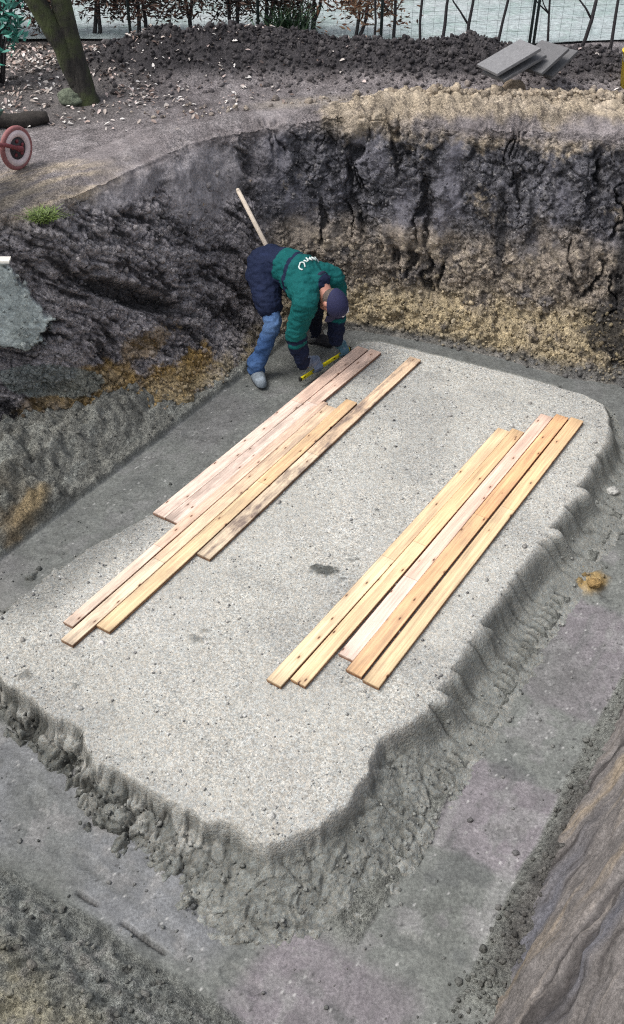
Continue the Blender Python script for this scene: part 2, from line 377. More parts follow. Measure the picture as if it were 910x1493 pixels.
    boxm = lambda a, b, c0, c1, s_=.03: ss(a - s_, a + s_, u + wq) * ss(b + s_, b - s_, u + wq * 1.4) * ss(c0 - s_, c0 + s_, v + wq) * ss(c1 + s_, c1 - s_, v + wq)
    purple = np.maximum.reduce([boxm(2.52, 3.1, -1., -.4), boxm(3.65, 4.55, -1., -.4) * .9, boxm(1.28, 1.82, -1.32, -.6, .06), boxm(2.0, 2.75, -4.15, -3.85, .08) * .7, boxm(4.3, 5.0, -4.1, -3.7, .1) * .6])
    blue = ss(.15, .5, np.maximum(blob(u, v, 1.62, -2.9, .3, .75), blob(u, v, 1.55, -2.0, .22, .5)) + .12 * t2)
    c = mixc(c, (.185, .165, .182), flat * purple * (.75 + .4 * t2)); c = mixc(c, (.17, .176, .188), flat * blue * .85)
    c = mixc(c, (.115, .122, .112), flat * ss(.0, .4, tone + .3 * t2) * .6); c = mixc(c, (.075, .078, .074), flat * ss(.25, .45, n_hi + .3 * t2) * .45)
    c = mixc(c, (.11, .114, .11), flat * ss(.05, .4, -trw) * .5); c = mixc(c, (.215, .212, .212), flat * ss(.12, .3, t2 + .25 * n_hi) * .6); c = mixc(c, (.085, .09, .088), flat * ss(.1, .25, -t2 + .2 * n_hi - .1) * .6); smr = fbm(u * 1.4 + .6 * n_lo, v * 7, 0, 1., 4, 43); c = mixc(c, (.24, .238, .235), flat * ss(.25, .45, smr + .2 * n_hi) * .5)
    c = mixc(c, (.115, .12, .115), flat * left * .55)
    c = mixc(c, (.09, .093, .09), flat * ss(.35, .7, dn + .3 * n_hi) * .25); sp1, sp2, sp3 = worley(x, y, 0, 30, 33); c = mixc(c, (.42, .42, .41), flat * ss(.22, .12, sp1) * (sp3 > .8) * .8); c = mixc(c, (.05, .05, .05), flat * ss(.3, .18, sp1) * (sp3 < .12) * .8)
    # fringes
    c = mixc(c, (.15, .155, .14), (1 - flat) * .7); c = mixc(c, (.07, .072, .068), (1 - flat) * ss(.1, .5, -n_rg + .5 * n_hi))
    dark_r = out_r * ss(1.9, 2.3, u + .3 * t2) * ss(3.5, 3.0, u + .4 * t2)
    c = mixc(c, (.075, .07, .066), dark_r * .8); c = mixc(c, (.06, .06, .062), out_r * ss(1.9, 1.5, u + .3 * t2) * .7)
    c = mixc(c, (.022, .022, .022), gline * .9)
    ochre_spot = np.maximum(blob(x, y, *at(862, 850, -.25)[:2], .14, .1, .6), .8 * blob(x, y, *at(842, 832, -.25)[:2], .09, .06, .2))
    z += .05 * ss(.2, .9, ochre_spot) * (.6 + n_hi); c = mixc(c, (.28, .2, .09), ss(.25, .7, ochre_spot + .3 * n_hi))
    c = mixc(c, (.205, .215, .2), out_n * .85); c = mixc(c, (.4, .37, .27), out_n * ss(1.02, .8, u + .12 * t2) * ss(-.2, .3, t2 + .5 * n_lo + .25) * .85); c = mixc(c, (.26, .25, .235), out_n * ss(.0, .4, n_hi + .4 * t2) * .6)
    c = mixc(c, (.05, .05, .047), out_n * np.maximum(ss(.1, .4, -n_rg), ss(.2, .45, -n_hi - .3 * t2)) * .8)
    c = mixc(c, (.175, .176, .158), out_l * ss(2.9, 3.4, u) * .9); flow = fbm(u * 1.5, v * 5 + .5 * n_lo, 0, 2., 5, 45); c = mixc(c, (.24, .25, .23), out_l * ss(.0, .35, flow + .2 * n_hi) * .7); c = mixc(c, (.045, .046, .042), out_l * ss(.15, .38, -flow - .3 * n_hi) * .85); c = mixc(c, (.07, .072, .066), out_l * ss(.12, .4, n_hi - .3 * n_rg) * .7); c = mixc(c, (.025, .025, .023), out_l * ss(.05, 0, cl_b) * ss(.0, .3, n_hi) * .8)
    c = mixc(c, (.26, .2, .11), out_l * ss(.3, .8, eggs) * .9); c = mixc(c, (.14, .105, .06), out_l * ss(3.3, 2.8, u) * ss(-.2, .3, t2) * .8)
    c = mixc(c, (.11, .108, .108), out_b * .8); c = mixc(c, (.105, .11, .108), back * flat * .7)
    return z, c, flat

xs = np.arange(-3.1, 3.0, .0112); ys = np.arange(1.0, 7.9, .0112); X, Y = [a.ravel() for a in np.meshgrid(xs, ys, indexing='ij')]
Z, C, FL = floor_full(X, Y)
V = np.stack([X, Y, Z], 1); Fc = grid_faces(len(xs), len(ys))
floor_V, floor_C = V, C
tag(link('trench_floor', np_mesh('trench_floor', V, Fc, C, {'flat': FL, 'wet': FL * .8}), M_soil), kind='structure')

# ------------------------------------------------------------------ gravel foundation pad
OUT = [at(*q)[:2] for q in [(130, 800), (250, 735), (380, 625), (515, 507), (532, 499), (555, 499), (640, 520), (760, 550), (850, 575), (880, 590), (886, 606), (880, 640), (855, 690), (800, 770),
       (745, 840), (690, 920), (640, 1000), (600, 1050), (550, 1078), (530, 1130), (505, 1170), (460, 1203), (390, 1230), (340, 1197), (300, 1190), (240, 1160), (190, 1130), (132, 1112), (128, 1090), (132, 1070), (80, 1045), (30, 1005), (0, 975)]]
OUT += [np.array(p) for p in ((-1.93, 3.62), (-2.03, 3.72), (-1.98, 3.83), (-1.84, 3.95))]
OUT = np.array(OUT)
def poly_sd(x, y, P):
    d = np.full(x.shape, 1e9); ins = np.zeros(x.shape, bool)
    for a, b in zip(P, np.roll(P, -1, 0)):
        e = b - a; t = np.clip(((x - a[0]) * e[0] + (y - a[1]) * e[1]) / (e @ e), 0, 1)
        d = np.minimum(d, (x - a[0] - t * e[0]) ** 2 + (y - a[1] - t * e[1]) ** 2)
        cr = (a[1] > y) != (b[1] > y); xx = a[0] + (y - a[1]) * (e[0] / (e[1] if abs(e[1]) > 1e-9 else 1e-9)); ins ^= cr & (x < xx)
    d = np.sqrt(d); return np.where(ins, -d, d)
STEP = .0092
xs = np.arange(-2.35, 2.85, STEP); ys = np.arange(1.85, 7.35, STEP); X, Y = [a.ravel() for a in np.meshgrid(xs, ys, indexing='ij')]
sd = poly_sd(X, Y, OUT); keep = sd < .62
X, Y, sd = X[keep], Y[keep], sd[keep]; u, v = uv(X, Y)
n1 = fbm(X, Y, 0, 3.2, 4, 41); n2 = fbm(X, Y, 0, 11, 4, 42); n3 = fbm(X, Y, 0, 30, 3, 43); rg = fbm(X, Y, 0, 6, 4, 44, True)
w1, w2, wc = worley(X, Y, 0, 9, 45); w3, w4, wd = worley(X, Y, 0, 20, 46)
wr = ss(-1.9, -1.55, v) * ss(2.75, 3.1, u)                        # right side, cut in shovel slices
wc_ = ss(-1.95, -1.6, v) * ss(3.1, 2.75, u)                       # front right corner
wn = ss(-1.6, -1.95, v) * ss(3.3, 2.9, u)                         # front side, broken
wl = ss(-3.2, -3.45, v) * ss(2.3, 2.6, u); wb = ss(6.0, 6.3, u)
sd2 = sd + .014 * n1 + .008 * n2 + .003 * n3
q = u / .19 + 2.2 * fbm(u, 0 * u, 0, 1.9, 2, 47) - 1.5 * (v + 1.3) + .25 * n1; fr = q - np.floor(q)
lobe = _r(np.floor(q).astype(np.int64), 0 * q.astype(np.int64), 0 * q.astype(np.int64), 9)
cut = ss(-.01, .09, sd) * ss(.4, .25, sd)
sd2 = sd2 - wr * (1 - wb) * (.05 * fr + .02 * (1 - (2 * fr - 1) ** 2) + .05 * (lobe - .5) - .025) * (.3 + .7 * cut) * (.5 + ss(-.3, .3, fbm(u, v, 0, 1.1, 3, 58)))
wpx, wpy = X + .05 * n1, Y + .05 * fbm(X, Y, 5, 3.2, 3, 51)
b1, be, bc = worley(wpx, wpy, 0, 6.5, 52); e1, ee_, ec = worley(X + .012 * n2, Y + .012 * n3, 0, 17, 53); f1, fe, fc_ = worley(X, Y, 0, 42, 54)
brk = (wn + .55 * wc_)
sd2 = sd2 + brk * (.06 * (bc - .5) * ss(0, .25, be) + .02 * (ec - .5) * ss(0, .2, ee_)) * ss(-.12, .0, sd)
wdt = .05 + .4 * wr * (1 - .6 * wb) + .42 * wc_ + .12 * wn * (1 + 1.1 * ss(-2.6, -2.1, v)) + .13 * wb * (1 - wr)
t = np.clip(sd2 / wdt, 0, 1.4)
prof_r = .58 * ss(0, .33, t) ** .8 + .42 * np.clip((t - .12) / .88, 0, 1)
prof_n = .3 * ss(0, .16, t) + .7 * np.clip((t - .02) / .98, 0, 1) ** .75
prof_c = .3 * ss(0, .12, t) + .7 * np.clip(t, 0, 1) ** .8
ws = wr + wc_ + wn + 1e-6
prof = np.where(ws > .02, (prof_r * wr + prof_c * wc_ + prof_n * wn) / ws, ss(0, 1, t)); prof = np.clip(prof, 0, 1)
zb = floor_base(X, Y) - .03 - .12 * ss(.9, 1.35, t)
side = ss(0, .12, t)
rake = fbm(u * 1.2, v * 24 + 2 * n1, 0, 1., 3, 56); Zp = .003 * rake * ss(-.1, .3, fbm(X, Y, 0, 1.1, 2, 57)) + .006 * n1 + .004 * n2 + .002 * n3 - .006 * ss(.35, .6, fbm(X, Y, 0, 4.5, 2, 49))
und = sd2 > 0
crk = np.maximum(ss(.10, .0, fr), ss(.95, 1., fr)) * wr * (1 - wb) * ss(.0, .03, sd2) * ss(.28, .12, sd2) * (lobe > .2)
strw = fbm(u * 26 + 3 * n1, v * 2.2, 0, 1., 3, 55)
slope_n = side * (1 - ss(1.1, 1.4, t)) * ((wn + .32 * wc_) * (.085 * (bc - .5) * ss(0, .12, be) - .045 * ss(.08, 0, be) + .034 * (ec - .5) * ss(0, .14, ee_) - .02 * ss(.12, 0, ee_) + .01 * (fc_ - .5)) + wc_ * .016 * strw + wr * .012 * strw + .4 * ((wn * .045 + wc_ * .035 + wr * .014) * (rg - .2) + (wn * .035 + wc_ * .03 + .006) * (.55 - w1) * (wc > .45) + (.024 * wn + .02 * wc_ + .01 * wr) * (.5 - w3) * (wd > .4) + .016 * n3 + .02 * n2))
Zs = Zp * (1 - prof) + zb * prof + slope_n
# rut with pressed teeth along the toe of the slope, as a plank or track would leave
tooth = ss(.05, .02, np.abs(v + 1.035)) * ((u < 3.05) | ((u > 3.55) & (u < 4.5))) * wr.clip(.4, 1) * (v > -1.2)
Zs += tooth * .02 * np.sign(np.sin(u * 2 * pi / .06 + 2.5 * n1)) + .012 * ss(.03, .0, np.abs(v + .975)) * (u < 2.75) * (v > -1.2)
Zs -= .028 * crk
Z = np.where(und, Zs, Zp)
dent = blob(X, Y, *at(475, 832)[:2], .09, .05, -.3); Z -= 0 * dent
C = np.empty((len(X), 3)); C[:] = (.435, .43, .40)
nb = fbm(X, Y, 0, .9, 4, 48); C = mixc(C, (.33, .33, .315), ss(-.02, .3, nb + .35 * n1) * .65); C = mixc(C, (.47, .465, .44), ss(.05, .4, -nb + .3 * n2) * .6); C = mixc(C, (.3, .3, .29), ss(.3, .6, n2 + .4 * n1 + .3 * n3) * .55)
edge = ss(-.12, .0, sd2); C = mixc(C, (.36, .36, .345), edge * .4)
wet_l = ss(-3.36, -3.6, v + .05 * n1 + .03 * n2) * ss(2.2, 2.5, u); C = mixc(C, (.17, .174, .167), wet_l * .65)
flank_c = (.185, .193, .182); C = mixc(C, flank_c, side * .92)  # flank base colour, darker than the top
C = mixc(C, (.31, .315, .298), side * ss(.5, .8, t) * (wr + .8 * wc_) * ss(-.4, .25, n2 + .4 * n3) * .85)
C = mixc(C, (.09, .095, .09), side * ss(.05, .5, -n1 + .3 * n2 + .25 * wn) * .6)
C = mixc(C, (.29, .29, .275), side * ss(.25, .6, n2 + .3 * n1) * (wn + .4 * wc_) * .6)
C = mixc(C, (.055, .058, .055), side * ss(.0, .09, .12 - w2) * wn * (wc > .2) * .5)
C = mixc(C, (.04, .043, .04), crk * .85); C = mixc(C, (.07, .072, .068), tooth * (np.sin(u * 2 * pi / .06 + 2.5 * n1) < -.2) * .8)
C = mixc(C, (.085, .088, .08), side * wn * ss(-2.35, -2.7, v) * ss(.95, .4, t + .3 * n2) * .8)  # shadow of the near-left overhang put into the flank colour
C = mixc(C, (.22, .225, .21), side * wr * ss(-.1, .4, n2 + .5 * n1) * .5)
crev = np.clip(ss(.09, 0, be) * .8 + ss(.12, 0, ee_) * .7, 0, 1) * side * np.clip(brk, 0, 1)
C = mixc(C, (.34, .34, .322), side * wn * ss(.8, .15, t) * ss(-.3, .2, n2 + .5 * (ec - .5)) * .8)
C = C * (1 - (side * np.clip(brk, 0, 1) * (.45 * (.5 - ec)))[:, None]).clip(.6, 1.4)
C = mixc(C, (.024, .025, .023), crev * .9); C = mixc(C, (.08, .083, .078), side * wr * ss(.1, .4, strw) * .6); C = mixc(C, (.28, .285, .27), side * wr * ss(.15, .4, -strw) * .5)
mud = [(472, 832, .12, .055), (510, 817, .035, .02), (500, 845, .03, .015), (285, 932, .06, .035), (300, 920, .03, .02), (38, 985, .05, .04), (110, 1000, .03, .02), (520, 815, .02, .015)]
for px, py, a, b in mud:
    mk = ss(.35, .75, blob(X, Y, *at(px, py)[:2], a, b, random.uniform(-.6, .6)) + .45 * n3 + .25 * n2) * ss(.15, .35, blob(X, Y, *at(px, py)[:2], a * 1.5, b * 1.5))
    C = mixc(C, (.06, .064, .06), mk * (.9 if py == 832 else .5)); Z += mk * .012 * (.6 + n3)
push = side * np.clip(brk, 0, 1) * (1 - ss(1.1, 1.4, t)) * (.03 * (bc - .4) * ss(0, .12, be) + .03 * (ec - .5) * ss(0, .14, ee_) + .012 * n3)
ox_, oy_ = -DU[0] * wn + DV[0] * .7 * wc_ - DU[0] * .7 * wc_, -DU[1] * wn + DV[1] * .7 * wc_ - DU[1] * .7 * wc_
X = X + ox_ * push; Y = Y + oy_ * push
V = np.stack([X, Y, Z], 1)
full = np.zeros(len(xs) * len(ys), bool); full[keep] = True
idx = np.cumsum(full) - 1
Fc = idx[grid_faces(len(xs), len(ys), full)]
pad_V, pad_C, pad_sd, pad_t, pad_wn, pad_wc, pad_wr = V, C, sd2, t, wn, wc_, wr
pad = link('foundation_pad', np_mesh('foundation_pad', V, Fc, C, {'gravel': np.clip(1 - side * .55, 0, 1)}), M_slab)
tag(pad, 'large pale grey gravel foundation pad with crumbling edges filling the pit', 'foundation')

# ------------------------------------------------------------------ upper ground
def ground_full(x, y):
    n_lo = fbm(x, y, 0, 1.3, 4, 61); n_hi = fbm(x, y, 0, 13, 4, 62); rg = fbm(x, y, 0, 5, 5, 63, True); t2 = fbm(x, y, 0, 3.5, 4, 64)
    z = 1.6 + .03 * n_lo + .012 * n_hi
    mA = blob(x, y, -1.15, 9.0, .85, .3, -.05) * 1.25 + .75 * blob(x, y, .1, 9.0, .75, .28) + .5 * blob(x, y, -.45, 9.25, .6, .2)
    mB = .75 * blob(x, y, 1.05, 8.85, .62, .3, -.1) + .55 * blob(x, y, 1.5, 9.0, .4, .25)
    mC = .8 * blob(x, y, 2.35, 8.85, .6, .3)
    mound = mA + mB + mC; z = z + .21 * mound * (1 + .22 * rg + .18 * t2)
    berm = blob(x, y, 2.0, 7.93, 1.4, .24, -.02) + .7 * blob(x, y, .75, 7.98, .6, .16, .1)
    z = z + .1 * berm * (1 + .45 * rg + .4 * t2)
    cl1, cl2, cl3 = worley(x, y, 0, 9, 66)
    z = z + (.055 * (.6 - cl1) * (cl3 > .3) + .03 * rg) * np.clip(mound * 1.1, 0, 1) + (.075 * (.6 - cl1) * (cl3 > .35) + .03 * n_hi) * np.clip(berm, 0, 1)
    z = z + .05 * ss(8.0, 9.2, y) - 0 * x
    c = np.empty(x.shape + (3,)); c[:] = (.185, .165, .166)
    c = mixc(c, (.31, .285, .285), ss(-.1, .4, t2 + .4 * n_hi) * .6); c = mixc(c, (.07, .06, .06), ss(.1, .45, -n_lo + .5 * n_hi) * .7)
    c = mixc(c, (.085, .078, .074), ss(-1.0, -1.8, x) * ss(7.4, 8.0, y) * .7)
    sand = ss(.2, .6, blob(x, y, -2.0, 6.35, .7, .35, .7) * 1.1 + .25 * t2)
    c = mixc(c, (.42, .35, .26), sand * ss(-.35, .3, fbm(x * .5 + y * .5, (y - x) * 3, 0, 3, 3, 69)) * .85)
    path = ss(.35, .8, blob(x, y, .2, 8.2, .95, .22, .12)); c = mixc(c, (.25, .22, .19), path * .7)
    yel = ss(.3, .65, berm * (1 + .25 * ss(1.5, 2.6, x)) + .6 * t2 + .35 * n_lo + .25 * n_hi); c = mixc(c, (.38, .315, .23), yel * .95); c = mixc(c, (.26, .22, .18), yel * ss(-.1, .4, t2) * .6); c = mixc(c, (.07, .058, .05), yel * np.maximum(ss(.08, .3, n_hi - .3 * rg), ss(.12, .0, cl2) * (cl3 > .35)) * .85); c = mixc(c, (.5, .43, .34), yel * ss(.1, .4, -n_hi + .4 * t2) * .5)
    dk = ss(.18, .5, mound + .15 * t2); c = mixc(c, (.045, .041, .044), dk * .95); c = mixc(c, (.1, .09, .09), dk * ss(.2, .5, n_hi) * .6)
    c = mixc(c, (.03, .028, .03), dk * ss(.3, .75, .55 - cl2 * 2) * .6)
    moss = blob(x, y, *at(70, 310, 1.6)[:2], .16, .09, .3); c = mixc(c, (.12, .17, .04), ss(.35, .7, moss + .3 * n_hi))
    return z, c
fx = np.arange(-4.2, 4.4, .02); fy = np.arange(5.2, 12.6, .02)
def grow(a0, sgn, d0): 
    o = []; p = a0; d = d0
    while abs(p) < 220: p += sgn * d; d *= 1.35; o.append(p)
    return np.array(o)
gx = np.concatenate([grow(-4.2, -1, .05)[::-1], fx, grow(4.4, 1, .05)])
gy = np.concatenate([grow(-3., -1, .3)[::-1], np.arange(-3, 5.2, .12), fy, grow(12.6, 1, .05)])
X, Y = [a.ravel() for a in np.meshgrid(gx, gy, indexing='ij')]

# ------------------------------------------------------------------ excavated bank: swept round the pit
#      foot x, y     rim x, y     ga    ha   (how much of the run / rise the apron takes)
ST = [(-2.75, 3.3, -3.5, 3.3, .2, .1), (-2.85, 4.2, -3.35, 4.4, .3, .12), (-2.75, 4.95, -3.1, 5.15, .3, .12), (-2.45, 5.4, -2.7, 5.6, .3, .12), (-2.05, 5.55, -2.3, 5.88, .3, .12), (-1.5, 5.72, -1.78, 6.2, .35, .15),
      (-1.0, 6.08, -1.42, 6.7, .35, .16), (-.7, 6.45, -1.08, 7.2, .4, .18), (-.5, 6.85, -.74, 7.56, .45, .18), (-.22, 7.25, -.34, 7.78, .5, .18), (.3, 7.4, .16, 7.86, .5, .18), (.9, 7.2, .62, 7.8, .55, .17), (1.42, 6.98, 1.28, 7.68, .6, .16), (2.05, 6.62, 1.95, 7.6, .55, .15),
      (2.55, 6.4, 2.75, 7.4, .5, .14), (2.75, 5.7, 3.5, 6.2, .2, .08), (2.5, 4.8, 3.2, 4.6, .08, .05), (2.15, 4.1, 2.9, 3.75, .06, .05), (1.73, 3.46, 2.5, 3.0, .06, .05), (1.41, 2.96, 2.18, 2.5, .06, .05), (1.07, 2.38, 1.86, 1.95, .06, .05), (.72, 1.77, 1.5, 1.35, .06, .05),
      (.45, 1.15, .9, .55, .2, .12), (-.35, 1.25, -.7, .7, .3, .2), (-.95, 1.6, -1.4, 1.1, .35, .2), (-1.6, 2.0, -2.2, 1.5, .35, .2), (-2.3, 2.45, -2.9, 2.1, .3, .15)]
ST = np.array(ST); n = len(ST)
def crom(P, m):
    """closed Catmull-Rom, m samples per span"""
    k = len(P); out = []
    for i in range(k):
        p0, p1, p2, p3 = P[i - 1], P[i], P[(i + 1) % k], P[(i + 2) % k]
        for j in range(m):
            t = j / m; out.append(.5 * (2 * p1 + (p2 - p0) * t + (2 * p0 - 5 * p1 + 4 * p2 - p3) * t * t + (3 * p1 - p0 - 3 * p2 + p3) * t ** 3))
    return np.array(out)
sid = np.arange(n, dtype=float)
dense = crom(ST, 60); sidd = np.arange(len(dense)) / 60.
mid = .5 * (dense[:, :2] + dense[:, 2:4]); seg = np.linalg.norm(np.diff(np.vstack([mid, mid[:1]]), axis=0), axis=1); cum = np.concatenate([[0], np.cumsum(seg)])
# finer columns where the photograph looks (stations 3.5 to 14.5 and 16 to 26)
dens = np.where((sidd > 3) & (sidd < 15), 1 / .0095, np.where((sidd > 16.5) & (sidd < 25.5), 1 / .016, 1 / .06)) * seg
cd = np.concatenate([[0], np.cumsum(dens)]); ncol = int(cd[-1]); pos_ = np.interp(np.linspace(0, cd[-1], ncol, endpoint=False), cd, np.arange(len(cd)))
wrapd = np.vstack([dense, dense[:1]])
i0 = pos_.astype(int); ft = (pos_ - i0)[:, None]; SP = wrapd[i0] * (1 - ft) + wrapd[i0 + 1] * ft
ssid = pos_ / 60.; sarc = np.interp(pos_, np.arange(len(cum)), cum)
nin, nw, nout = 8, 185, 40
tt = np.linspace(0, 1, nw)
rows = nin + nw + nout
F, R = SP[:, :2], SP[:, 2:4]; ga, ha = SP[:, 4:5], SP[:, 5:6]; run = R - F
zF = floor_base(F[:, 0], F[:, 1])[:, None] ; 
e = run / np.linalg.norm(run, axis=1)[:, None]
PX = np.zeros((ncol, rows)); PY = PX.copy(); PZ = PX.copy(); TT = PX.copy(); OUTW = PX.copy()
for k in range(nin):
    d = (nin - k) / nin * .16; PX[:, k] = F[:, 0] - e[:, 0] * d; PY[:, k] = F[:, 1] - e[:, 1] * d; PZ[:, k] = zF[:, 0] - d * .8
a_len = np.sqrt((ga[:, 0] * np.linalg.norm(run, axis=1)) ** 2 + (ha[:, 0] * 1.65) ** 2); b_len = np.sqrt(((1 - ga[:, 0]) * np.linalg.norm(run, axis=1)) ** 2 + ((1 - ha[:, 0]) * 1.65) ** 2)
fa = (a_len / (a_len + b_len))[:, None]
T = tt[None, :] * np.ones((ncol, 1))
g = np.where(T < fa, ga * T / np.maximum(fa, 1e-4), ga + (1 - ga) * (T - fa) / (1 - fa)); h = np.where(T < fa, ha * T / np.maximum(fa, 1e-4), ha + (1 - ha) * (T - fa) / (1 - fa))
g = g + .18 * ss(.86, 1, T) * (1 - ss(.86, 1, T)) * 0
h = h - .035 * ss(.9, 1., T) ** 2                                 # worn lip
WX = F[:, :1] + run[:, :1] * g; WY = F[:, 1:2] + run[:, 1:2] * g
gz_r, _ = ground_full(R[:, 0], R[:, 1])
WZ = zF + (gz_r[:, None] - zF) * h
sl = slice(nin, nin + nw); PX[:, sl], PY[:, sl], PZ[:, sl], TT[:, sl] = WX, WY, WZ, T
TT[:, :nin] = 0
for k in range(nout):
    d = .55 * ((k + 1) / nout) ** 1.2; o = nin + nw + k
    PX[:, o] = R[:, 0] + e[:, 0] * d; PY[:, o] = R[:, 1] + e[:, 1] * d; TT[:, o] = 1; OUTW[:, o] = d / .55
gz, gc = ground_full(PX.ravel(), PY.ravel()); gz = gz.reshape(PX.shape)
lip = gz - .058 * (1 - ss(0, .35, OUTW)) + .004 - .05 * ss(.75, 1., OUTW)
PZ = np.where(OUTW > 0, lip, PZ)
SA = (sarc[:, None] * np.ones((1, rows))); SI = (ssid[:, None] * np.ones((1, rows)))
x, y, z = PX.ravel(), PY.ravel(), PZ.ravel(); sa, si, tw, ow = SA.ravel(), SI.ravel(), TT.ravel(), OUTW.ravel()
# normals of the base sheet (pointing into the pit)
P3 = np.stack([PX, PY, PZ], -1); ds = np.roll(P3, -1, 0) - np.roll(P3, 1, 0); dt = np.gradient(P3, axis=1)
Nn = np.cross(ds, dt); Nn /= np.linalg.norm(Nn, axis=-1, keepdims=True) + 1e-9
if Nn[ncol // 2, nin + nw // 2] @ np.array([*(F[ncol // 2] - R[ncol // 2]), .0]) < 0: Nn = -Nn
Nn = Nn.reshape(-1, 3)
hh = np.clip((z + .05) / 1.65, 0, 1)
Wl = ss(2.2, 3.2, si) * ss(9.2, 8.4, si); Wb = ss(8.4, 9.2, si) * ss(15.4, 14.6, si); Wr = ss(15., 16., si) * ss(22.4, 21.6, si); Wn = np.clip(1 - Wl - Wb - Wr, 0, 1)
wx, wy, wz = [.06 * fbm(x, y, z, 5, 3, 700 + k) for k in range(3)]               # domain warp keeps the breaks irregular
qx, qy, qz = x + wx, y + wy, z + wz
big = fbm(x, y, z, 1.5, 3, 71); med = fbm(x, y, z, 4.5, 4, 72); rg = fbm(qx, qy, qz, 6, 5, 73, True); hi = fbm(qx, qy, qz, 19, 4, 74); h2 = fbm(x, y, z, 42, 3, 79); h3 = fbm(x, y, z, 75, 2, 77); rg2 = fbm(qx, qy, qz, 14, 4, 80, True)
p1, pe, pc_ = worley(qx, qy, qz * .8, 2.6, 710)        # big broken faces
c1, ce, cc_ = worley(qx, qy, qz, 9, 720)               # lumps
d1, de, dc_ = worley(x + .4 * wx, y + .4 * wy, z + .4 * wz, 24, 730)   # crumbs
face = ss(.0, .3, fbm(qx, qy, qz * .45, 2.3, 4, 745) + .12 * hi)                                # which faces were smeared smooth by the bucket
hgt = z
wob_ = .16 * fbm(sa * 1.3, hgt * 1.3, 0 * sa, 1., 3, 740)
a_l = sa * .82 - hgt * .57; b_l = sa * .57 + hgt * .82 + wob_
st_l = fbm(a_l * 1.5, b_l * 8, 0 * sa, 1., 5, 81, gain=.6); st_l2 = fbm(a_l * 4, b_l * 24, 0 * sa, 1., 4, 82)
zone = ss(-.25, .25, fbm(sa * 1.1, hgt * 1.6, 0 * sa, 1., 3, 741))         # streaked here, clumpy there
st_b = fbm(sa * 5, hgt * .9, 0 * sa, 1., 4, 83); crack = ss(.03, .0, np.abs(fbm(sa * 1.6 + .3 * med, hgt * .4, 0 * sa, 1., 4, 84)) - .008) * ss(-.15, .15, fbm(sa * 2, hgt * 2, 0 * sa, 1., 3, 85))
a_r = hgt * .55 - sa * .83; b_r = hgt * .83 + sa * .55 + .12 * fbm(sa * 1.2, hgt * 1.2, 0 * sa, 1., 3, 742)
st_r = fbm(a_r * .8, b_r * 5, 0 * sa, 1., 4, 86); st_r2 = fbm(a_r * 2.2, b_r * 22, 0 * sa, 1., 3, 87)
lowm = ss(.5, .36, hh + .12 * med + .05 * hi); apron = ss(.2, .1, hh + .05 * med) * Wb
smoothp = face * ss(.3, .5, hh + .1 * med) * Wb
smooth_l = ss(.25, .6, np.maximum(blob(sa, hgt, np.interp(7.6, ssid, sarc), 1.28, .42, .3), blob(sa, hgt, np.interp(6.3, ssid, sarc), 1.5, .5, .16)) + .25 * med) * Wl
vst = fbm(sa * 13 + .6 * med, hgt * 1.1, 0 * sa, 1., 4, 746); rough_ = 1 - np.clip(smoothp * .85 + smooth_l * .9, 0, 1)
disp = .085 * big + .05 * med + .03 * (pc_ - .5) * ss(0, .2, pe)
lump = (.045 * (cc_ - .5) * ss(.0, .1, ce) - .03 * ss(.08, 0, ce)) + (.026 * (dc_ - .5) * ss(0, .12, de) - .016 * ss(.14, 0, de)) + .012 * h2
disp += Wl * rough_ * ((.3 + .7 * zone) * (.07 * st_l + .03 * st_l2) + (.75 - .3 * zone) * lump + .015 * (rg2 - .3)) * ss(.02, .2, hh)
disp += Wb * ((.05 * st_b + .014 * vst) * (1 - apron) - .08 * crack * (1 - apron) + rough_ * (.62 * lump * (1 - .2 * apron) + .022 * (rg - .3)))
disp += apron * (.05 * (rg - .2) + .03 * hi + .05 * (cc_ - .5) * ss(0, .12, ce) + .02 * (dc_ - .5) * ss(0, .12, de))
disp += Wr * ((.035 * st_r - .02 * ss(.1, .3, -st_r)) * ss(.03, .25, hh) + .012 * st_r2 + .006 * hi) - Wr * .05 * big - Wr * .03 * (pc_ - .5) * ss(0, .2, pe)
disp += Wn * (.05 * (rg - .2) + lump)
# slabs of pale grey spoil tipped over the left bank
cs_, ch_ = np.interp(4.15, ssid, sarc), 1.1
bl = ss(.42, .5, blob(sa, hgt, cs_ - .14, ch_, .6, .33, -.55) + .3 * med + .1 * hi + .1 * st_l2) * Wl
disp = disp * (1 - .75 * bl) + bl * .1
bl2 = ss(.3, .6, blob(sa, hgt, np.interp(4.6, ssid, sarc), .42, .4, .13, -.3) + .25 * med) * Wl
gul = ss(.45, .8, blob(sa, hgt, np.interp(5.9, ssid, sarc), .78, .8, .1, -.55) + .25 * med + .15 * hi) * Wl; disp -= .1 * gul
fade = ss(0, .06, tw) * (1 - ss(.0, .3, ow)) * (1 - .45 * ss(.93, 1., tw))
x0_, y0_, z0_ = x, y, z
x = x + Nn[:, 0] * disp * fade; y = y + Nn[:, 1] * disp * fade; z = z + Nn[:, 2] * disp * fade
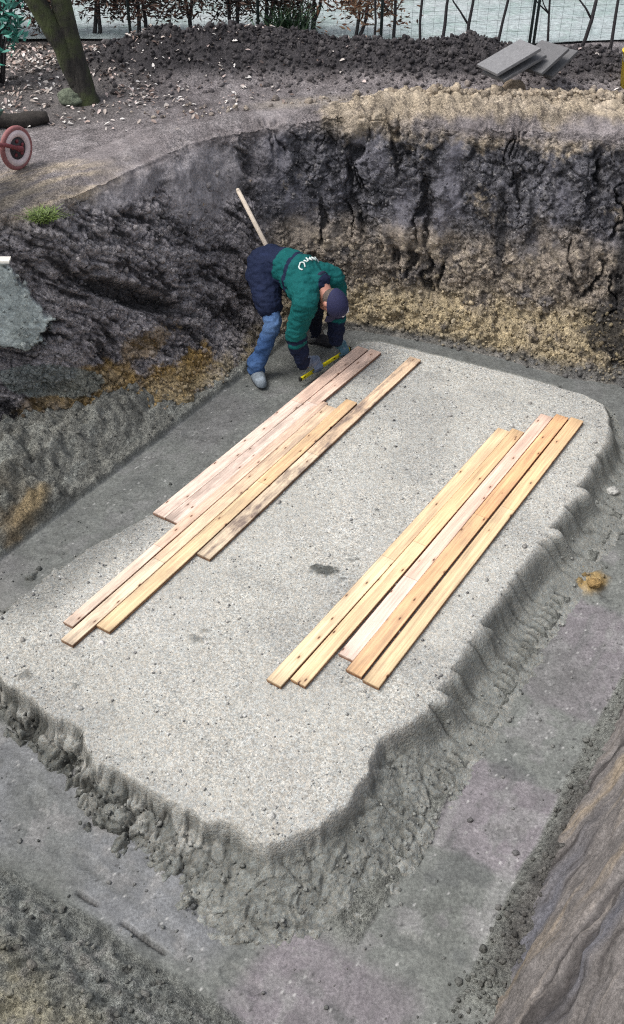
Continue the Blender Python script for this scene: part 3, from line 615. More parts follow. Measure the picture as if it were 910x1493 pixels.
# ---- colour
pit = np.clip(ss(.1, .0, ce) * .8 + ss(.14, .0, de) * .6, 0, 1) * rough_      # crevices between lumps and crumbs, coloured near black
C = np.empty((len(x), 3)); C[:] = (.21, .195, .205)
tone = (.8 + .4 * cc_)[:, None]
C = C * np.where((rough_ > .5)[:, None], tone, 1.)
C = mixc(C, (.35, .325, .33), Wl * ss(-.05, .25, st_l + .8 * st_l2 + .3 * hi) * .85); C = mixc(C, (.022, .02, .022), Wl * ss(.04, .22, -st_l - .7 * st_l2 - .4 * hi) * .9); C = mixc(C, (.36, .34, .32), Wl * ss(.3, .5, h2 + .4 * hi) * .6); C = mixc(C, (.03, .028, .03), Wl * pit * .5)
C = mixc(C, (.26, .245, .255), smooth_l * .85); C = mixc(C, (.17, .158, .165), smooth_l * ss(.0, .4, med + .5 * hi) * .6)
pt = fbm(x0_, y0_, z0_, 2.6, 4, 91); p2 = fbm(x0_, y0_, z0_, 9, 4, 92)
for px, py, zz, r1, r2, w in [(300, 570, .15, .5, .13, 1.), (262, 588, .16, .42, .17, 1.), (225, 602, .14, .2, .14, 1.), (335, 548, .2, .3, .16, 1.), (150, 570, .3, .32, .13, .8), (365, 440, .55, .22, .12, .8), (90, 590, .25, .3, .1, .5), (250, 515, .45, .35, .1, .5)]:
    pc = at(px, py, zz); dd = np.exp(-(((x - pc[0]) ** 2 + (y - pc[1]) ** 2) / r1 ** 2 + ((z - zz) / r2) ** 2))
    C = mixc(C, (.32, .21, .075), w * ss(.2, .45, dd + .35 * p2 + .15 * h2) * Wl)
    C = mixc(C, (.36, .29, .18), w * ss(.3, .6, dd + .5 * pt + .2 * hi - .15) * Wl * .7); C = mixc(C, (.06, .042, .025), w * ss(.3, .6, dd) * pit * Wl * .8)
C = mixc(C, (.2, .225, .21), Wl * ss(.2, .45, bl2 + .2 * p2 + .15 * hi) * .8)
C = mixc(C, (.34, .385, .375), bl * .95); C = mixc(C, (.25, .28, .265), bl * ss(.0, .5, med + .4 * hi) * .6)
C = mixc(C, (.018, .017, .018), gul * .85)
C = mixc(C, (.36, .3, .19), Wl * ss(.13, .05, hh) * ss(5.2, 6.4, si) * ss(-.4, .1, p2 + .4 * hi) * .8)
# back bank: black topsoil, then brown sand, then yellow slumped sand
top = Wb; K = np.empty((len(x), 3)); K[:] = (.105, .104, .118); K = K * (.75 + .5 * cc_)[:, None]; K = mixc(K, (.05, .05, .058), ss(.1, .4, vst + .3 * hi) * .6)
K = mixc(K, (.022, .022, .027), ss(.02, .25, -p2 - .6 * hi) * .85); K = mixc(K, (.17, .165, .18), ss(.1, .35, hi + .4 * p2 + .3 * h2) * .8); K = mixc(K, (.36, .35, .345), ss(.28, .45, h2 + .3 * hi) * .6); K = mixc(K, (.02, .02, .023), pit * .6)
K = mixc(K, (.135, .132, .155), smoothp * .85); K = mixc(K, (.1, .098, .115), smoothp * ss(-.1, .4, med + .4 * hi) * .7)
K = mixc(K, (.26, .215, .155), ss(.3, .5, pt + .35 * hi + .2 * h2) * ss(.45, .7, hh) * .7)
bw = ss(.6, .44, hh + .16 * pt + .06 * hi + .04 * h2); B_ = np.empty((len(x), 3)); B_[:] = (.27, .23, .19); B_ = B_ * (.78 + .45 * cc_)[:, None]; B_ = mixc(B_, (.12, .105, .095), ss(.1, .4, vst + .3 * hi) * .6)
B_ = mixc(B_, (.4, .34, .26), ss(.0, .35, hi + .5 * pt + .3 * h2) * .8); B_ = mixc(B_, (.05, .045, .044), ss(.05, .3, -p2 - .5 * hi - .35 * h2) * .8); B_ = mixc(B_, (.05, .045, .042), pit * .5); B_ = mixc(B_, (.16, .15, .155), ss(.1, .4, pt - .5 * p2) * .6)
K = K * (1 - bw[:, None]) + B_ * bw[:, None]
yl = ss(.26, .14, hh + .09 * pt + .04 * hi) * ss(-.45, .1, pt + .4 * p2 + .2 * hi + .1); Y_c = np.empty((len(x), 3)); Y_c[:] = (.43, .355, .225)
Y_c = mixc(Y_c, (.3, .25, .17), ss(-.1, .3, p2 + .4 * hi) * .7); Y_c = mixc(Y_c, (.1, .085, .06), ss(.1, .3, -hi - .3 * p2 - .4 * h2) * .85)
K = K * (1 - .95 * yl[:, None]) + Y_c * .95 * yl[:, None]
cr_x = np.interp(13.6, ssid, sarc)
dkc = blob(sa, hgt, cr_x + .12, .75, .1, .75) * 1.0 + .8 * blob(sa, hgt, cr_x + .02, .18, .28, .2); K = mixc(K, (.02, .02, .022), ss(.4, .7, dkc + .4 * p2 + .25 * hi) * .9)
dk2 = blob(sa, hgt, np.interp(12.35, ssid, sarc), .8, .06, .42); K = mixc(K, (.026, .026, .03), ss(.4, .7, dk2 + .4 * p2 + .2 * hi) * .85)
K = mixc(K, (.02, .02, .023), crack * (1 - apron) * .8)
K = mixc(K, (.12, .12, .118), ss(.055, .02, hh) * .9)
spill = ss(.9, 1., hh + .16 * pt + .08 * hi) * ss(9.6, 10.6, si) * ss(-.3, .2, pt + .3); K = mixc(K, (.38, .315, .23), spill * .9); K = mixc(K, (.1, .085, .07), spill * ss(.1, .35, -hi) * .7)
C = C * (1 - top[:, None]) + K * top[:, None]
# right bank: clay brown with scraped ochre and blue-grey bands along it
bnd = fbm(a_r * .7, b_r * 2.6, 0 * sa, 1., 3, 95)
C = mixc(C, (.15, .138, .132), Wr); C = mixc(C, (.115, .118, .14), Wr * ss(.0, .35, bnd) * .85); C = mixc(C, (.27, .215, .15), Wr * ss(.15, .4, st_r - .5 * bnd) * .75); C = mixc(C, (.05, .045, .044), Wr * ss(.08, .3, -st_r - .4 * st_r2) * .85); C = mixc(C, (.25, .22, .195), Wr * ss(.2, .45, st_r2 + .2 * hi) * .5)
C = mixc(C, (.22, .2, .16), Wn); C = mixc(C, (.34, .3, .2), Wn * ss(-.1, .4, pt) * .7); C = mixc(C, (.06, .055, .05), Wn * np.clip(ss(.1, .4, -p2) * .7 + pit * .6, 0, 1))
# rim takes the colour of the ground above it
rimw = ss(.9, 1., tw + .05 * p2); C = C * (1 - rimw[:, None]) + gc * rimw[:, None]
Vb = np.stack([x, y, z], 1)
i = np.arange(ncol * rows).reshape(ncol, rows); j = np.roll(i, -1, 0)
Fb = np.stack([i[:, :-1], j[:, :-1], j[:, 1:], i[:, 1:]], -1).reshape(-1, 4)
bank_V, bank_C, bank_si, bank_t, bank_o, bank_N = Vb, C, si, tw, ow, Nn
flatb = np.clip(smoothp * .8 + smooth_l * .7 + bl * .9 + Wr * .9, 0, 1)
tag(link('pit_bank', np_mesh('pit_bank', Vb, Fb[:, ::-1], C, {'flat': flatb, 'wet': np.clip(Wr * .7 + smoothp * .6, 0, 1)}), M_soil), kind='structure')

# ground with the pit left open
Rin = R + e * .30; hole = poly_sd(X, Y, Rin[::6]) < 0
Z, C = ground_full(X, Y); far = np.maximum(np.abs(X) - 5, np.abs(Y - 7) - 7) > 0
Z = np.where(far, 1.6 + .02 * np.sin(X * .7) * np.cos(Y * .5), Z)
Vg, Fg, Cg = compact(np.stack([X, Y, Z], 1), grid_faces(len(gx), len(gy), ~hole), C)
gr_V, gr_C = Vg, Cg
tag(link('ground', np_mesh('ground', Vg, Fg, Cg), M_soil), kind='structure')
def gz_at(x, y): return float(ground_full(np.array([float(x)]), np.array([float(y)]))[0][0])
# ------------------------------------------------------------------ timber boards
def board(name, u0, v0, u1, v1, w, th, color, dirt, label, group, z0=.004, bend=0.):
    """board from (u0,v0) to (u1,v1): centre line, in pad coordinates"""
    a = np.array(UV(u0, v0)); b = np.array(UV(u1, v1)); Ln = float(np.linalg.norm(b - a)); bm = bmesh.new(); ns = 24; g = .008
    prof = [(-w / 2, 0), (-w / 2, th * .36), (-w / 2 + .004, th * .38), (-w / 2 + .004, th * .58), (-w / 2, th * .6), (-w / 2, th - .0025), (-w / 2 + .0025, th), (w / 2 - .0025, th), (w / 2, th - .0025),
            (w / 2, th * .6), (w / 2 + .005, th * .58), (w / 2 + .005, th * .38), (w / 2, th * .36), (w / 2, 0)]
    rings = []
    for i in range(ns + 1):
        s = i / ns; x = (s - .5) * Ln; zz = bend * math.sin(pi * s) + .004 * (1 + math.sin(5 * s + u0 * 9 + v0 * 23)) * .5; yy = .003 * math.sin(3.1 * s + v0 * 11)
        rings.append([bm.verts.new((x, yy + p[0], zz + p[1])) for p in prof])
    k = len(prof)
    for r0, r1 in zip(rings, rings[1:]):
        for j in range(k): bm.faces.new((r0[j], r0[(j + 1) % k], r1[(j + 1) % k], r1[j]))
    bm.faces.new(rings[0]); bm.faces.new(rings[-1][::-1]); bmesh.ops.recalc_face_normals(bm, faces=bm.faces[:])
    me = bpy.data.meshes.new(name); bm.to_mesh(me); bm.free()
    V = co_of(me); c = np.ones((len(V), 3)); sidef = (V[:, 2] < th * .9); c[sidef] = (.42, .3, .24)      # sides and underside darker than the top face
    c[np.abs(V[:, 0]) > Ln / 2 - .001] *= .75
    set_col(me, c); o = link(name, me, M_wood, None, False)
    o.location = (*((a + b) / 2), z0); o.rotation_euler = (0, 0, math.atan2(b[1] - a[1], b[0] - a[0])); o.color = (*color, 1); o['dirt'] = min(1., float(dirt) + .1)
    return tag(o, label, 'board', group)
YE, PK, OR, PY = (.86, .64, .39), (.88, .69, .58), (.82, .53, .30), (.88, .69, .45)
GR_, GL_ = 'floorboards laid on the right of the pad', 'floorboards laid on the left of the pad'
TH = .024
board('timber_board', 2.742, -2.028, 5.62, -1.972, .094, TH, PY, .12, 'pale yellow pine board, outermost on the left side of the right board row', GR_)
board('timber_board', 2.815, -1.922, 5.675, -1.879, .095, TH, YE, .1, 'yellow pine board between the outermost pale yellow board and the whitish pink board', GR_)
board('timber_board', 3.115, -1.799, 5.97, -1.777, .094, TH, PK, .05, 'whitish pink board in the middle of the right board row', GR_)
board('timber_board', 3.037, -1.698, 6.028, -1.679, .098, TH, OR, .18, 'orange knotty board beside the whitish pink board in the right row', GR_)
board('timber_board', 3.024, -1.58, 6.044, -1.572, .099, TH, YE, .14, 'yellow board closest to the shovelled right edge of the pad', GR_)
board('timber_board', 3.493, -3.468, 6.07, -3.442, .104, TH, PK, .25, 'pink board nearest the worker, along the left edge of the pad', GL_)
board('timber_board', 3.497, -3.363, 6.09, -3.33, .103, TH, (.83, .66, .56), .35, 'pinkish board second from the worker, with a square near end', GL_)
board('timber_board', 2.452, -3.274, 5.215, -3.281, .074, TH, (.83, .66, .53), .3, 'narrow pink board reaching far forward, left of its pale twin', GL_)
board('timber_board', 2.345, -3.183, 5.19, -3.198, .09, TH, (.84, .68, .5), .35, 'pale board whose near end reaches furthest forward in the left row', GL_)
board('timber_board', 2.535, -3.085, 5.34, -3.105, .097, TH, YE, .25, 'bright yellow board in the left row beside the stained grey board', GL_)
board('timber_board', 3.338, -2.982, 6.165, -2.995, .1, TH, (.78, .63, .46), .95, 'grey stained board with dirty far end, nearest the middle of the pad', GL_)

# ------------------------------------------------------------------ worker
FD = Vector((.8, -.6, 0)); RD = Vector((-.6, -.8, 0))           # facing, and towards his right
UPV = Vector((0, 0, 1))
worker = empty('person', (-.2, 6.88, -.03), 'worker in teal and navy jacket, jeans and cap, bending down with a yellow level', 'person')
OFF = Vector(worker.location)
def chain(mb, pts, rad, n=14, sub=5):
    """tapered limb with rounded ends"""
    P = [Vector(p) for p in pts]; Q, Rr = [], []
    for i in range(len(P) - 1):
        for k in range(sub):
            t = k / sub; Q.append(P[i].lerp(P[i + 1], t)); Rr.append(rad[i] * (1 - t) + rad[i + 1] * t)
    Q.append(P[-1]); Rr.append(rad[-1]); mb.tube(Q, Rr, n); mb.ball(P[0], rad[0] * .99, 12); mb.ball(P[-1], rad[-1] * .99, 12); return mb
pel = Vector((-.33, 6.98, .755)); neckb = Vector((.045, 6.70, .765)); chest = pel.lerp(neckb, .66) + UPV * .01; waist = pel.lerp(neckb, .3) + UPV * .03
shR, shL = Vector((-.045, 6.535, .69)), Vector((.165, 6.835, .71)); elR, elL = Vector((-.125, 6.52, .41)), Vector((.2, 6.88, .44)); wrR, wrL = Vector((-.075, 6.53, .155)), Vector((.19, 6.86, .165))
hpR, hpL = pel + RD * .085 - UPV * .03, pel - RD * .085 - UPV * .03
knR, knL = Vector((-.30, 6.66, .42)), Vector((.03, 7.02, .42)); anR, anL = Vector((-.445, 6.62, .06)), Vector((.02, 7.2, .06))
head = Vector((.165, 6.56, .655)); hdir = Vector((.72, -.62, -.1)).normalized()         # crown direction of the lowered head
face = (Vector((-.1, .1, -1.)) - hdir * Vector((-.1, .1, -1.)).dot(hdir)).normalized()
rel = lambda p: Vector(p) - OFF
def RL(*ps): return [rel(p) for p in ps]
hs_ = hdir.cross(face).normalized(); HR = Matrix((face, hs_, hdir)).transposed()         # local x = face, z = crown
HM = lambda x, y, z: rel(head) + HR @ Vector((x, y, z))
# body: one continuous skin
mb = MB()
mb.ball(rel(pel), (.13, .15, .12), 16, Matrix((FD, RD, UPV)).transposed()); chain(mb, RL(pel, waist, chest, neckb), [.11, .095, .105, .07])
chain(mb, RL(chest, neckb + FD * .02, head - hdir * .06), [.1, .062, .055])
lva0, lvb0 = Vector(at(437, 552, .03)), Vector(at(511, 506, .03))
for s, e, w, tp_ in ((shR, elR, wrR, .3), (shL, elL, wrL, .82)):
    chain(mb, RL(chest.lerp(neckb, .5) - UPV * .02, s), [.07, .055]); chain(mb, RL(s, e, w), [.052, .04, .027]); chain(mb, RL(w, w.lerp(lva0.lerp(lvb0, tp_), .4)), [.026, .024])
for h, k, a in ((hpR, knR, anR), (hpL, knL, anL)):
    chain(mb, RL(h, k, a), [.088, .06, .042]); chain(mb, RL(a - UPV * .02, a + (FD * .5 + RD * .3) * .05 - UPV * .045), [.04, .03])
mb.ball(HM(0, 0, 0), (.094, .074, .108), 18, HR); chain(mb, [HM(.02, 0, -.05), HM(.062, 0, -.092)], [.058, .036]); mb.ball(HM(.104, 0, -.022), (.02, .013, .022), 8, HR)
mb.ball(HM(-.01, .078, -.012), (.022, .013, .033), 8, HR); mb.ball(HM(-.01, -.078, -.012), (.022, .013, .033), 8, HR)
mb.ball(HM(.088, 0, -.07), (.014, .026, .007), 8, HR)
me = remeshed(mb, .0095, 3, 'body'); set_col(me, np.tile([.46, .22, .165], (len(me.vertices), 1)))
m_skin = attr_mat('skin', .5, .12, 30, .1, .4); body = link('body', me, m_skin, worker)
m_dark = plain('dark_eye', (.02, .015, .012), .3, .1)
for s in (1, -1): MB().ball(HM(.085, .03 * s, .004), .0105, 8).build('eye', m_dark, body)
mh = MB(); mh.ball(HM(-.022, 0, -.012), (.084, .077, .086), 16, HR); mh.build('hair', plain('grey_brown_hair', (.09, .07, .06), .7, .4, 80, .5), worker)
# wrinkled cloth helper
def wrinkle(me, amp, fr, seed, stretch=(1, 1, 1)):
    V = co_of(me); Nn_ = no_of(me); d = fbm(V[:, 0] * stretch[0], V[:, 1] * stretch[1], V[:, 2] * stretch[2], fr, 4, seed, True) - .3 + .7 * fbm(V[:, 0], V[:, 1], V[:, 2], fr * .6, 3, seed + 5)
    set_co(me, V + Nn_ * (amp * d)[:, None]); return V
# jeans
mb = MB()
mb.ball(rel(pel) - UPV * .03, (.13, .16, .12), 16, Matrix((FD, RD, UPV)).transposed())
for h, k, a in ((hpR, knR, anR), (hpL, knL, anL)):
    chain(mb, RL(h, h.lerp(k, .5), k, k.lerp(a, .55), a + UPV * .0), [.1, .084, .068, .06, .058]); chain(mb, RL(a + UPV * .04, a - UPV * .025), [.069, .067])
me = remeshed(mb, .01, 3, 'jeans'); V = wrinkle(me, .016, 8, 201, (1, 1, 2.))
nz = fbm(V[:, 0], V[:, 1], V[:, 2], 7, 4, 205); c = np.tile([.04, .085, .2], (len(V), 1)); c = mixc(c, (.085, .16, .33), ss(-.1, .4, nz) * .8); c = mixc(c, (.13, .22, .38), ss(.12, .0, np.abs(V[:, 2] - rel(knR).z)) * .4)
fl = ss(-.05, .1, (V[:, 0] * .6 + V[:, 1] * .8) - .02); c = mixc(c, (.012, .013, .02), fl * .95)        # far leg coloured near black
set_col(me, c); link('jeans', me, M_denim, worker)
# jacket: shell over trunk, hips and arms
mb = MB(); BR = Matrix((FD, RD, UPV)).transposed()
mb.ball(rel(pel) + UPV * .01 - FD * .02, (.148, .178, .128), 18, BR); chain(mb, RL(pel - FD * .02, waist, chest), [.135, .132, .145], 18)
for s, e, w in ((shR, elR, wrR), (shL, elL, wrL)):
    chain(mb, RL(waist.lerp(chest, .3), chest.lerp(s, .75)), [.12, .1]); chain(mb, RL(chest, s), [.125, .088]); chain(mb, RL(s, s.lerp(e, .5), e, e.lerp(w, .6), w), [.088, .08, .07, .06, .05]); mb.ball(rel(e), .073, 12)
chain(mb, RL(chest, neckb), [.15, .09])
for h, k in ((hpR, knR), (hpL, knL)): chain(mb, RL(h - FD * .01, h.lerp(k, .62)), [.122, .104])
me = remeshed(mb, .0095, 4, 'jacket'); V = co_of(me)
wrinkle(me, .02, 5.5, 211, (1, 1, 1.8)); wrinkle(me, .013, 9, 221, (1, 1, 2.6))
P = V + np.array(OFF)
ax = np.array((neckb - pel).normalized()); sax = (P - np.array(pel)) @ ax                                # distance along the back
arm = np.zeros(len(P)); armt = np.zeros(len(P))
for s, e, w in ((shR, elR, wrR), (shL, elL, wrL)):
    ch = [np.array(s), np.array(e), np.array(w)]; base = 0.
    best = np.full(len(P), 9.); bt = np.zeros(len(P))
    for a_, b_ in zip(ch, ch[1:]):
        ee = b_ - a_; L_ = np.linalg.norm(ee); t_ = np.clip(((P - a_) @ ee) / L_ ** 2, 0, 1); dd = np.linalg.norm(P - a_ - t_[:, None] * ee, axis=1)
        bt = np.where(dd < best, base + t_ * L_, bt); best = np.minimum(best, dd); base += L_
    on = (best < .115) & (bt > .02) & (P[:, 2] < s.z + .06); arm = np.where(on, 1., arm); armt = np.where(on, bt, armt)
teal, navy = np.array([.006, .09, .09]), np.array([.012, .018, .045])
c = np.tile(teal, (len(P), 1)); nz = fbm(V[:, 0], V[:, 1], V[:, 2], 8, 4, 231)
c = mixc(c, (.018, .13, .128), ss(0, .6, nz) * .5)
torso = 1 - arm
legz = np.zeros(len(P))
for h_, k_ in ((hpR, knR), (hpL, knL)):
    a_ = np.array(h_); ee = np.array(k_) - a_; t_ = np.clip(((P - a_) @ ee) / (ee @ ee), 0, 1); dd = np.linalg.norm(P - a_ - t_[:, None] * ee, axis=1); legz = np.maximum(legz, (dd < .165) * (P[:, 2] < .74) * (arm < .5) * 1.)
c = mixc(c, navy, np.maximum(torso * (sax < .13), legz)); c = mixc(c, (.02, .03, .075), torso * (sax < .115) * ss(.1, .5, nz) * .6)
band = (np.abs(sax - .285 + .02 * np.cos(7 * (P[:, 1] - 6.7))) < .019); c = mixc(c, navy, torso * band)
c = mixc(c, navy * .8, arm * (armt > .31) * (1 - ((armt > .345) & (armt < .375)))); 
c = mixc(c, navy * .7, torso * (P[:, 2] < .56) * (sax > .1) * .0)
cut_n = np.exp(-(np.linalg.norm(P - np.array(neckb + FD * .05), axis=1) / .085) ** 2); c = mixc(c, navy, torso * (cut_n > .5))
set_col(me, c); jacket = link('jacket', me, M_cloth, worker)
# white lettering across the upper back, worn and unreadable in the photograph: small raised strokes
def on_back(s, side):
    """point on the jacket over distance s along the back and side metres to his right"""
    o_ = pel + (neckb - pel).normalized() * s + RD * side + UPV * .4 - OFF
    ok, loc, nor, _ = jacket.ray_cast(o_, Vector((0, 0, -1))); return (loc + nor * .004) if ok else None
bpy.context.view_layer.update()
mbl = MB()
def stroke(pts, r=.006):
    q = [on_back(*p) for p in pts]; q = [p for p in q if p is not None]
    if len(q) > 1: mbl.tube(q, r, 6)
circ = [(.375 + .022 * math.cos(t), .075 + .024 * math.sin(t)) for t in np.linspace(.6, 5.7, 12)]; stroke(circ)
stroke([(.36, .035), (.385, .03), (.385, .012), (.36, .008)]); stroke([(.375, -.005), (.395, -.015), (.365, -.03), (.39, -.045)]); stroke([(.36, -.06), (.395, -.068)]); stroke([(.378, -.055), (.38, -.085), (.36, -.1), (.395, -.105)])
mbl.build('lettering', plain('white_print', (.62, .7, .68), .6, .1), jacket)
# collar
mbc = MB(); cn = (hdir * .4 + (neckb - chest).normalized()).normalized(); mbc.ring(rel(neckb + FD * .025 - UPV * .002), cn, .066, .02, 24, 8); mbc.build('collar', plain('navy_cloth', (.012, .016, .04), .85, .2, 60, .3), jacket)
# cap
m_cap = plain('navy_cap_cloth', (.016, .018, .06), .8, .25, 70, .3)
mb = MB(); q = bmesh.ops.create_uvsphere(mb.bm, u_segments=24, v_segments=14, radius=1.)
bmesh.ops.delete(mb.bm, geom=[v for v in mb.bm.verts if v.co.z < -.08], context='VERTS')
for v in mb.bm.verts: v.co = HM(v.co.x * .108 - .004, v.co.y * .091, v.co.z * .112 + .006 + .02 * v.co.x)
me = mb.mesh('cap'); cap = link('cap', me, m_cap, worker); sdm = cap.modifiers.new('t', 'SOLIDIFY'); sdm.thickness = .004
mb = MB(); nx_, ny_ = 9, 13; gv = [[mb.bm.verts.new(HM(.086 + (.078 * i_ / (nx_ - 1)) * math.cos((j_ / (ny_ - 1) - .5) * 1.5), (j_ / (ny_ - 1) - .5) * .165 * (1 - .12 * (i_ / (nx_ - 1)) ** 2), .024 - .022 * (i_ / (nx_ - 1)) - .05 * (j_ / (ny_ - 1) - .5) ** 2 * 4 * .35)) for j_ in range(ny_)] for i_ in range(nx_)]
for i_ in range(nx_ - 1):
    for j_ in range(ny_ - 1): mb.bm.faces.new((gv[i_][j_], gv[i_ + 1][j_], gv[i_ + 1][j_ + 1], gv[i_][j_ + 1]))
vis = mb.build('cap_visor', m_cap, cap); sdm = vis.modifiers.new('t', 'SOLIDIFY'); sdm.thickness = .005
m_white = plain('white_stitching', (.7, .7, .74), .6, .1)
mb = MB(); mb.tube([HM(.02, .06, .094), HM(.045, .046, .1), HM(.06, .02, .102), HM(.066, -.005, .1), HM(.05, -.03, .104)], [.006, .013, .007, .012, .005], 8); mb.build('emblem', m_white, cap)
# gloves: palm, four fingers and a thumb closed round the level
lvA, lvB = at(437, 552, .03), at(511, 506, .03); lva, lvb = Vector(lvA), Vector(lvB); ldir = (lvb - lva).normalized(); lperp = Vector((ldir.y, -ldir.x, 0))
m_glove = attr_mat('knit_glove', .9, .25, 90, .5, .1, bd=.005)
def glove(w, tpos, colr):
    mb = MB(); grip = lva.lerp(lvb, tpos) + UPV * .035; palm = grip + UPV * .035 - lperp * .012
    chain(mb, RL(w + UPV * .05, w.lerp(palm, .3), palm), [.052, .046, .042]); chain(mb, RL(palm - ldir * .026, palm + ldir * .028), [.03, .032])
    for k_, (o_, ln) in enumerate(((-.036, .85), (-.013, 1.), (.011, 1.05), (.034, .92))):
        b0 = palm + ldir * o_ + lperp * .018 - UPV * .008; b1 = grip + ldir * o_ * 1.12 + lperp * .045 * ln - UPV * .012; b2 = b1 - UPV * .026 * ln - lperp * .008; b3 = b2 - lperp * .024 * ln - UPV * .004
        chain(mb, RL(b0, b1, b2, b3), [.0125, .0115, .0105, .0095], 10, 3)
    t0 = palm - lperp * .02 + ldir * .03; t1 = grip - lperp * .036 + ldir * .034 - UPV * .004; t2_ = grip - lperp * .024 + ldir * .046 - UPV * .03
    chain(mb, RL(t0, t1, t2_), [.016, .0135, .011], 10, 3)
    me = remeshed(mb, .0055, 1, 'glove'); V = co_of(me); nz = fbm(V[:, 0], V[:, 1], V[:, 2], 16, 3, 240); c = np.tile(np.array(colr), (len(V), 1)); c = mixc(c, (.34, .36, .4), ss(.0, .5, nz) * .6); c = mixc(c, (.03, .035, .05), ss(.1, .5, -nz) * .6)
    set_col(me, c); link('glove', me, m_glove, worker)
glove(wrR, .3, (.15, .19, .27)); glove(wrL, .82, (.07, .15, .2))
# shoes
m_shoe = attr_mat('work_shoe', .7, .3, 50, .3, .3)
def shoe(a, d, colr, zf):
    d = d.normalized(); mb = MB(); a = Vector((a.x, a.y, zf)); b = d.cross(UPV)
    chain(mb, RL(a + UPV * .095, a + UPV * .05), [.058, .06]); chain(mb, RL(a - d * .045 + UPV * .042, a + d * .06 + UPV * .044, a + d * .15 + UPV * .034), [.052, .058, .045])
    me = remeshed(mb, .008, 3, 'shoe'); V = co_of(me); V[:, 2] = np.maximum(V[:, 2], zf - OFF.z + .018); set_co(me, V)
    nz = fbm(V[:, 0], V[:, 1], V[:, 2], 14, 3, 250); c = np.tile(np.array(colr), (len(V), 1)); c = mixc(c, np.array(colr) * 2.2, ss(.0, .5, nz) * .6); set_col(me, c); o = link('shoe', me, m_shoe, worker)
    mb = MB(); pts = []
    for t in np.linspace(0, 2 * pi, 22, endpoint=False):
        r_ = .049 + .01 * math.cos(t) * 0; pts.append(rel(a + d * (.052 + .125 * math.cos(t)) + b * .049 * math.sin(t) * (1 - .12 * math.cos(t)) ))
    lo_ = [mb.bm.verts.new(p) for p in pts]; hi_ = [mb.bm.verts.new(p + UPV * .024) for p in pts]
    mb.bm.faces.new(lo_[::-1]); mb.bm.faces.new(hi_)
    for k_ in range(22): mb.bm.faces.new((lo_[k_], lo_[(k_ + 1) % 22], hi_[(k_ + 1) % 22], hi_[k_]))
    mb.build('sole', plain('rubber_sole', (.03, .03, .032), .8, .3), o, False)
shoe(anR, FD * .35 + Vector((.1, -1, 0)), (.17, .2, .23), -.045); shoe(anL, FD * 1. + Vector((.3, -.2, 0)), (.018, .018, .022), -.045)
# the level he holds: yellow box section, end caps, vials
lev = empty('spirit_level', (*((lva + lvb) / 2)[:2], .004), 'long yellow spirit level held in both gloved hands at the pad edge', 'level', None, math.atan2(ldir.y, ldir.x)); LL = (lvb - lva).length
MB().box((LL - .03, .018, .026), (0, 0, .015), None, .002).build('rail', plain('yellow_paint', (.72, .62, .02), .4, .15, 30, .1), lev, False)
m_blk = plain('black_plastic', (.015, .015, .016), .5, .2)
for s in (-1, 1): MB().box((.018, .022, .03), (s * (LL / 2 - .008), 0, .015), None, .002).build('end_cap', m_blk, lev, False)
for s in (-.42, .16): MB().box((.022, .0195, .012), (s * LL, 0, .0215), None, .001).build('vial', m_blk, lev, False)

# ------------------------------------------------------------------ shovel leaning in the corner of the bank
shv = empty('shovel', (-.1, 7.2, .0), 'long pale wooden handled shovel leaning on the dark bank behind the worker', 'shovel'); so = Vector(shv.location)
hb, ht = Vector((-.11, 7.17, .28)), Vector(at(350, 268, 1.19))
ht = Vector((-.575, 7.32, 1.22)); dr = (ht - hb).normalized()
MB().tube([hb - so - dr * .05, (hb + ht) / 2 - so, ht - so], [.017, .0185, .0165], 12).ball(ht - so, .017, 10).build('handle', plain('ash_handle', (.60, .52, .43), .55, .15, 25, .15), shv)
m_steel = plain('worn_steel', (.2, .2, .2), .5, .4, 20, .3, .5, .7)
mb = MB(); sx = dr.cross(Vector((0, 1, 0))).normalized(); sn = sx.cross(dr).normalized()
mb.tube([hb - so - dr * .08, hb - so + dr * .09], [.022, .02], 12); gv = [[mb.bm.verts.new(hb - so - dr * (.06 + .26 * i_ / 8) + sx * ((j_ / 8 - .5) * .2 * (1 - .35 * max(0, i_ / 8 - .6))) + sn * (.035 * ((j_ / 8 - .5) * 2) ** 2)) for j_ in range(9)] for i_ in range(9)]
for i_ in range(8):
    for j_ in range(8): mb.bm.faces.new((gv[i_][j_], gv[i_ + 1][j_], gv[i_ + 1][j_ + 1], gv[i_][j_ + 1]))
bl_ = mb.build('blade', m_steel, shv); q = bl_.modifiers.new('t', 'SOLIDIFY'); q.thickness = .004

# ------------------------------------------------------------------ wheelbarrow at the left edge
wc0 = Vector(at(22, 206, 1.80)); zg = gz_at(wc0.x, wc0.y); wc0.z = zg + .15
wb = empty('wheelbarrow', (wc0.x - .3, wc0.y, zg), 'red framed wheelbarrow with pink tyre on the earth at the left edge', 'wheelbarrow'); wo_ = Vector(wb.location)
axn = Vector((.86, -.5, 0)).normalized(); c0 = wc0 - wo_; fw = Vector((-axn.y, axn.x, 0))           # axle direction, rolling direction
m_pink = plain('worn_red_rubber', (.3, .12, .12), .6, .25, 30, .2); m_red = plain('red_paint', (.22, .04, .05), .45, .3, 25, .1); m_green = plain('green_enamel', (.03, .075, .06), .5, .3, 12, .2)
whl = MB().ring(c0, axn, .13, .018, 36, 12).build('wheel', m_pink, wb)
MB().ring(c0, axn, .098, .027, 36, 10).build('rim', plain('faded_pink_paint', (.72, .6, .6), .6, .2, 25, .1), whl)
MB().tube([c0 - axn * .012, c0 + axn * .012], .08, 24).build('wheel_disc', plain('dark_wheel_disc', (.05, .045, .05), .6, .3), whl)
mb = MB(); mb.tube([c0 - axn * .07, c0 + axn * .055], .02, 12)
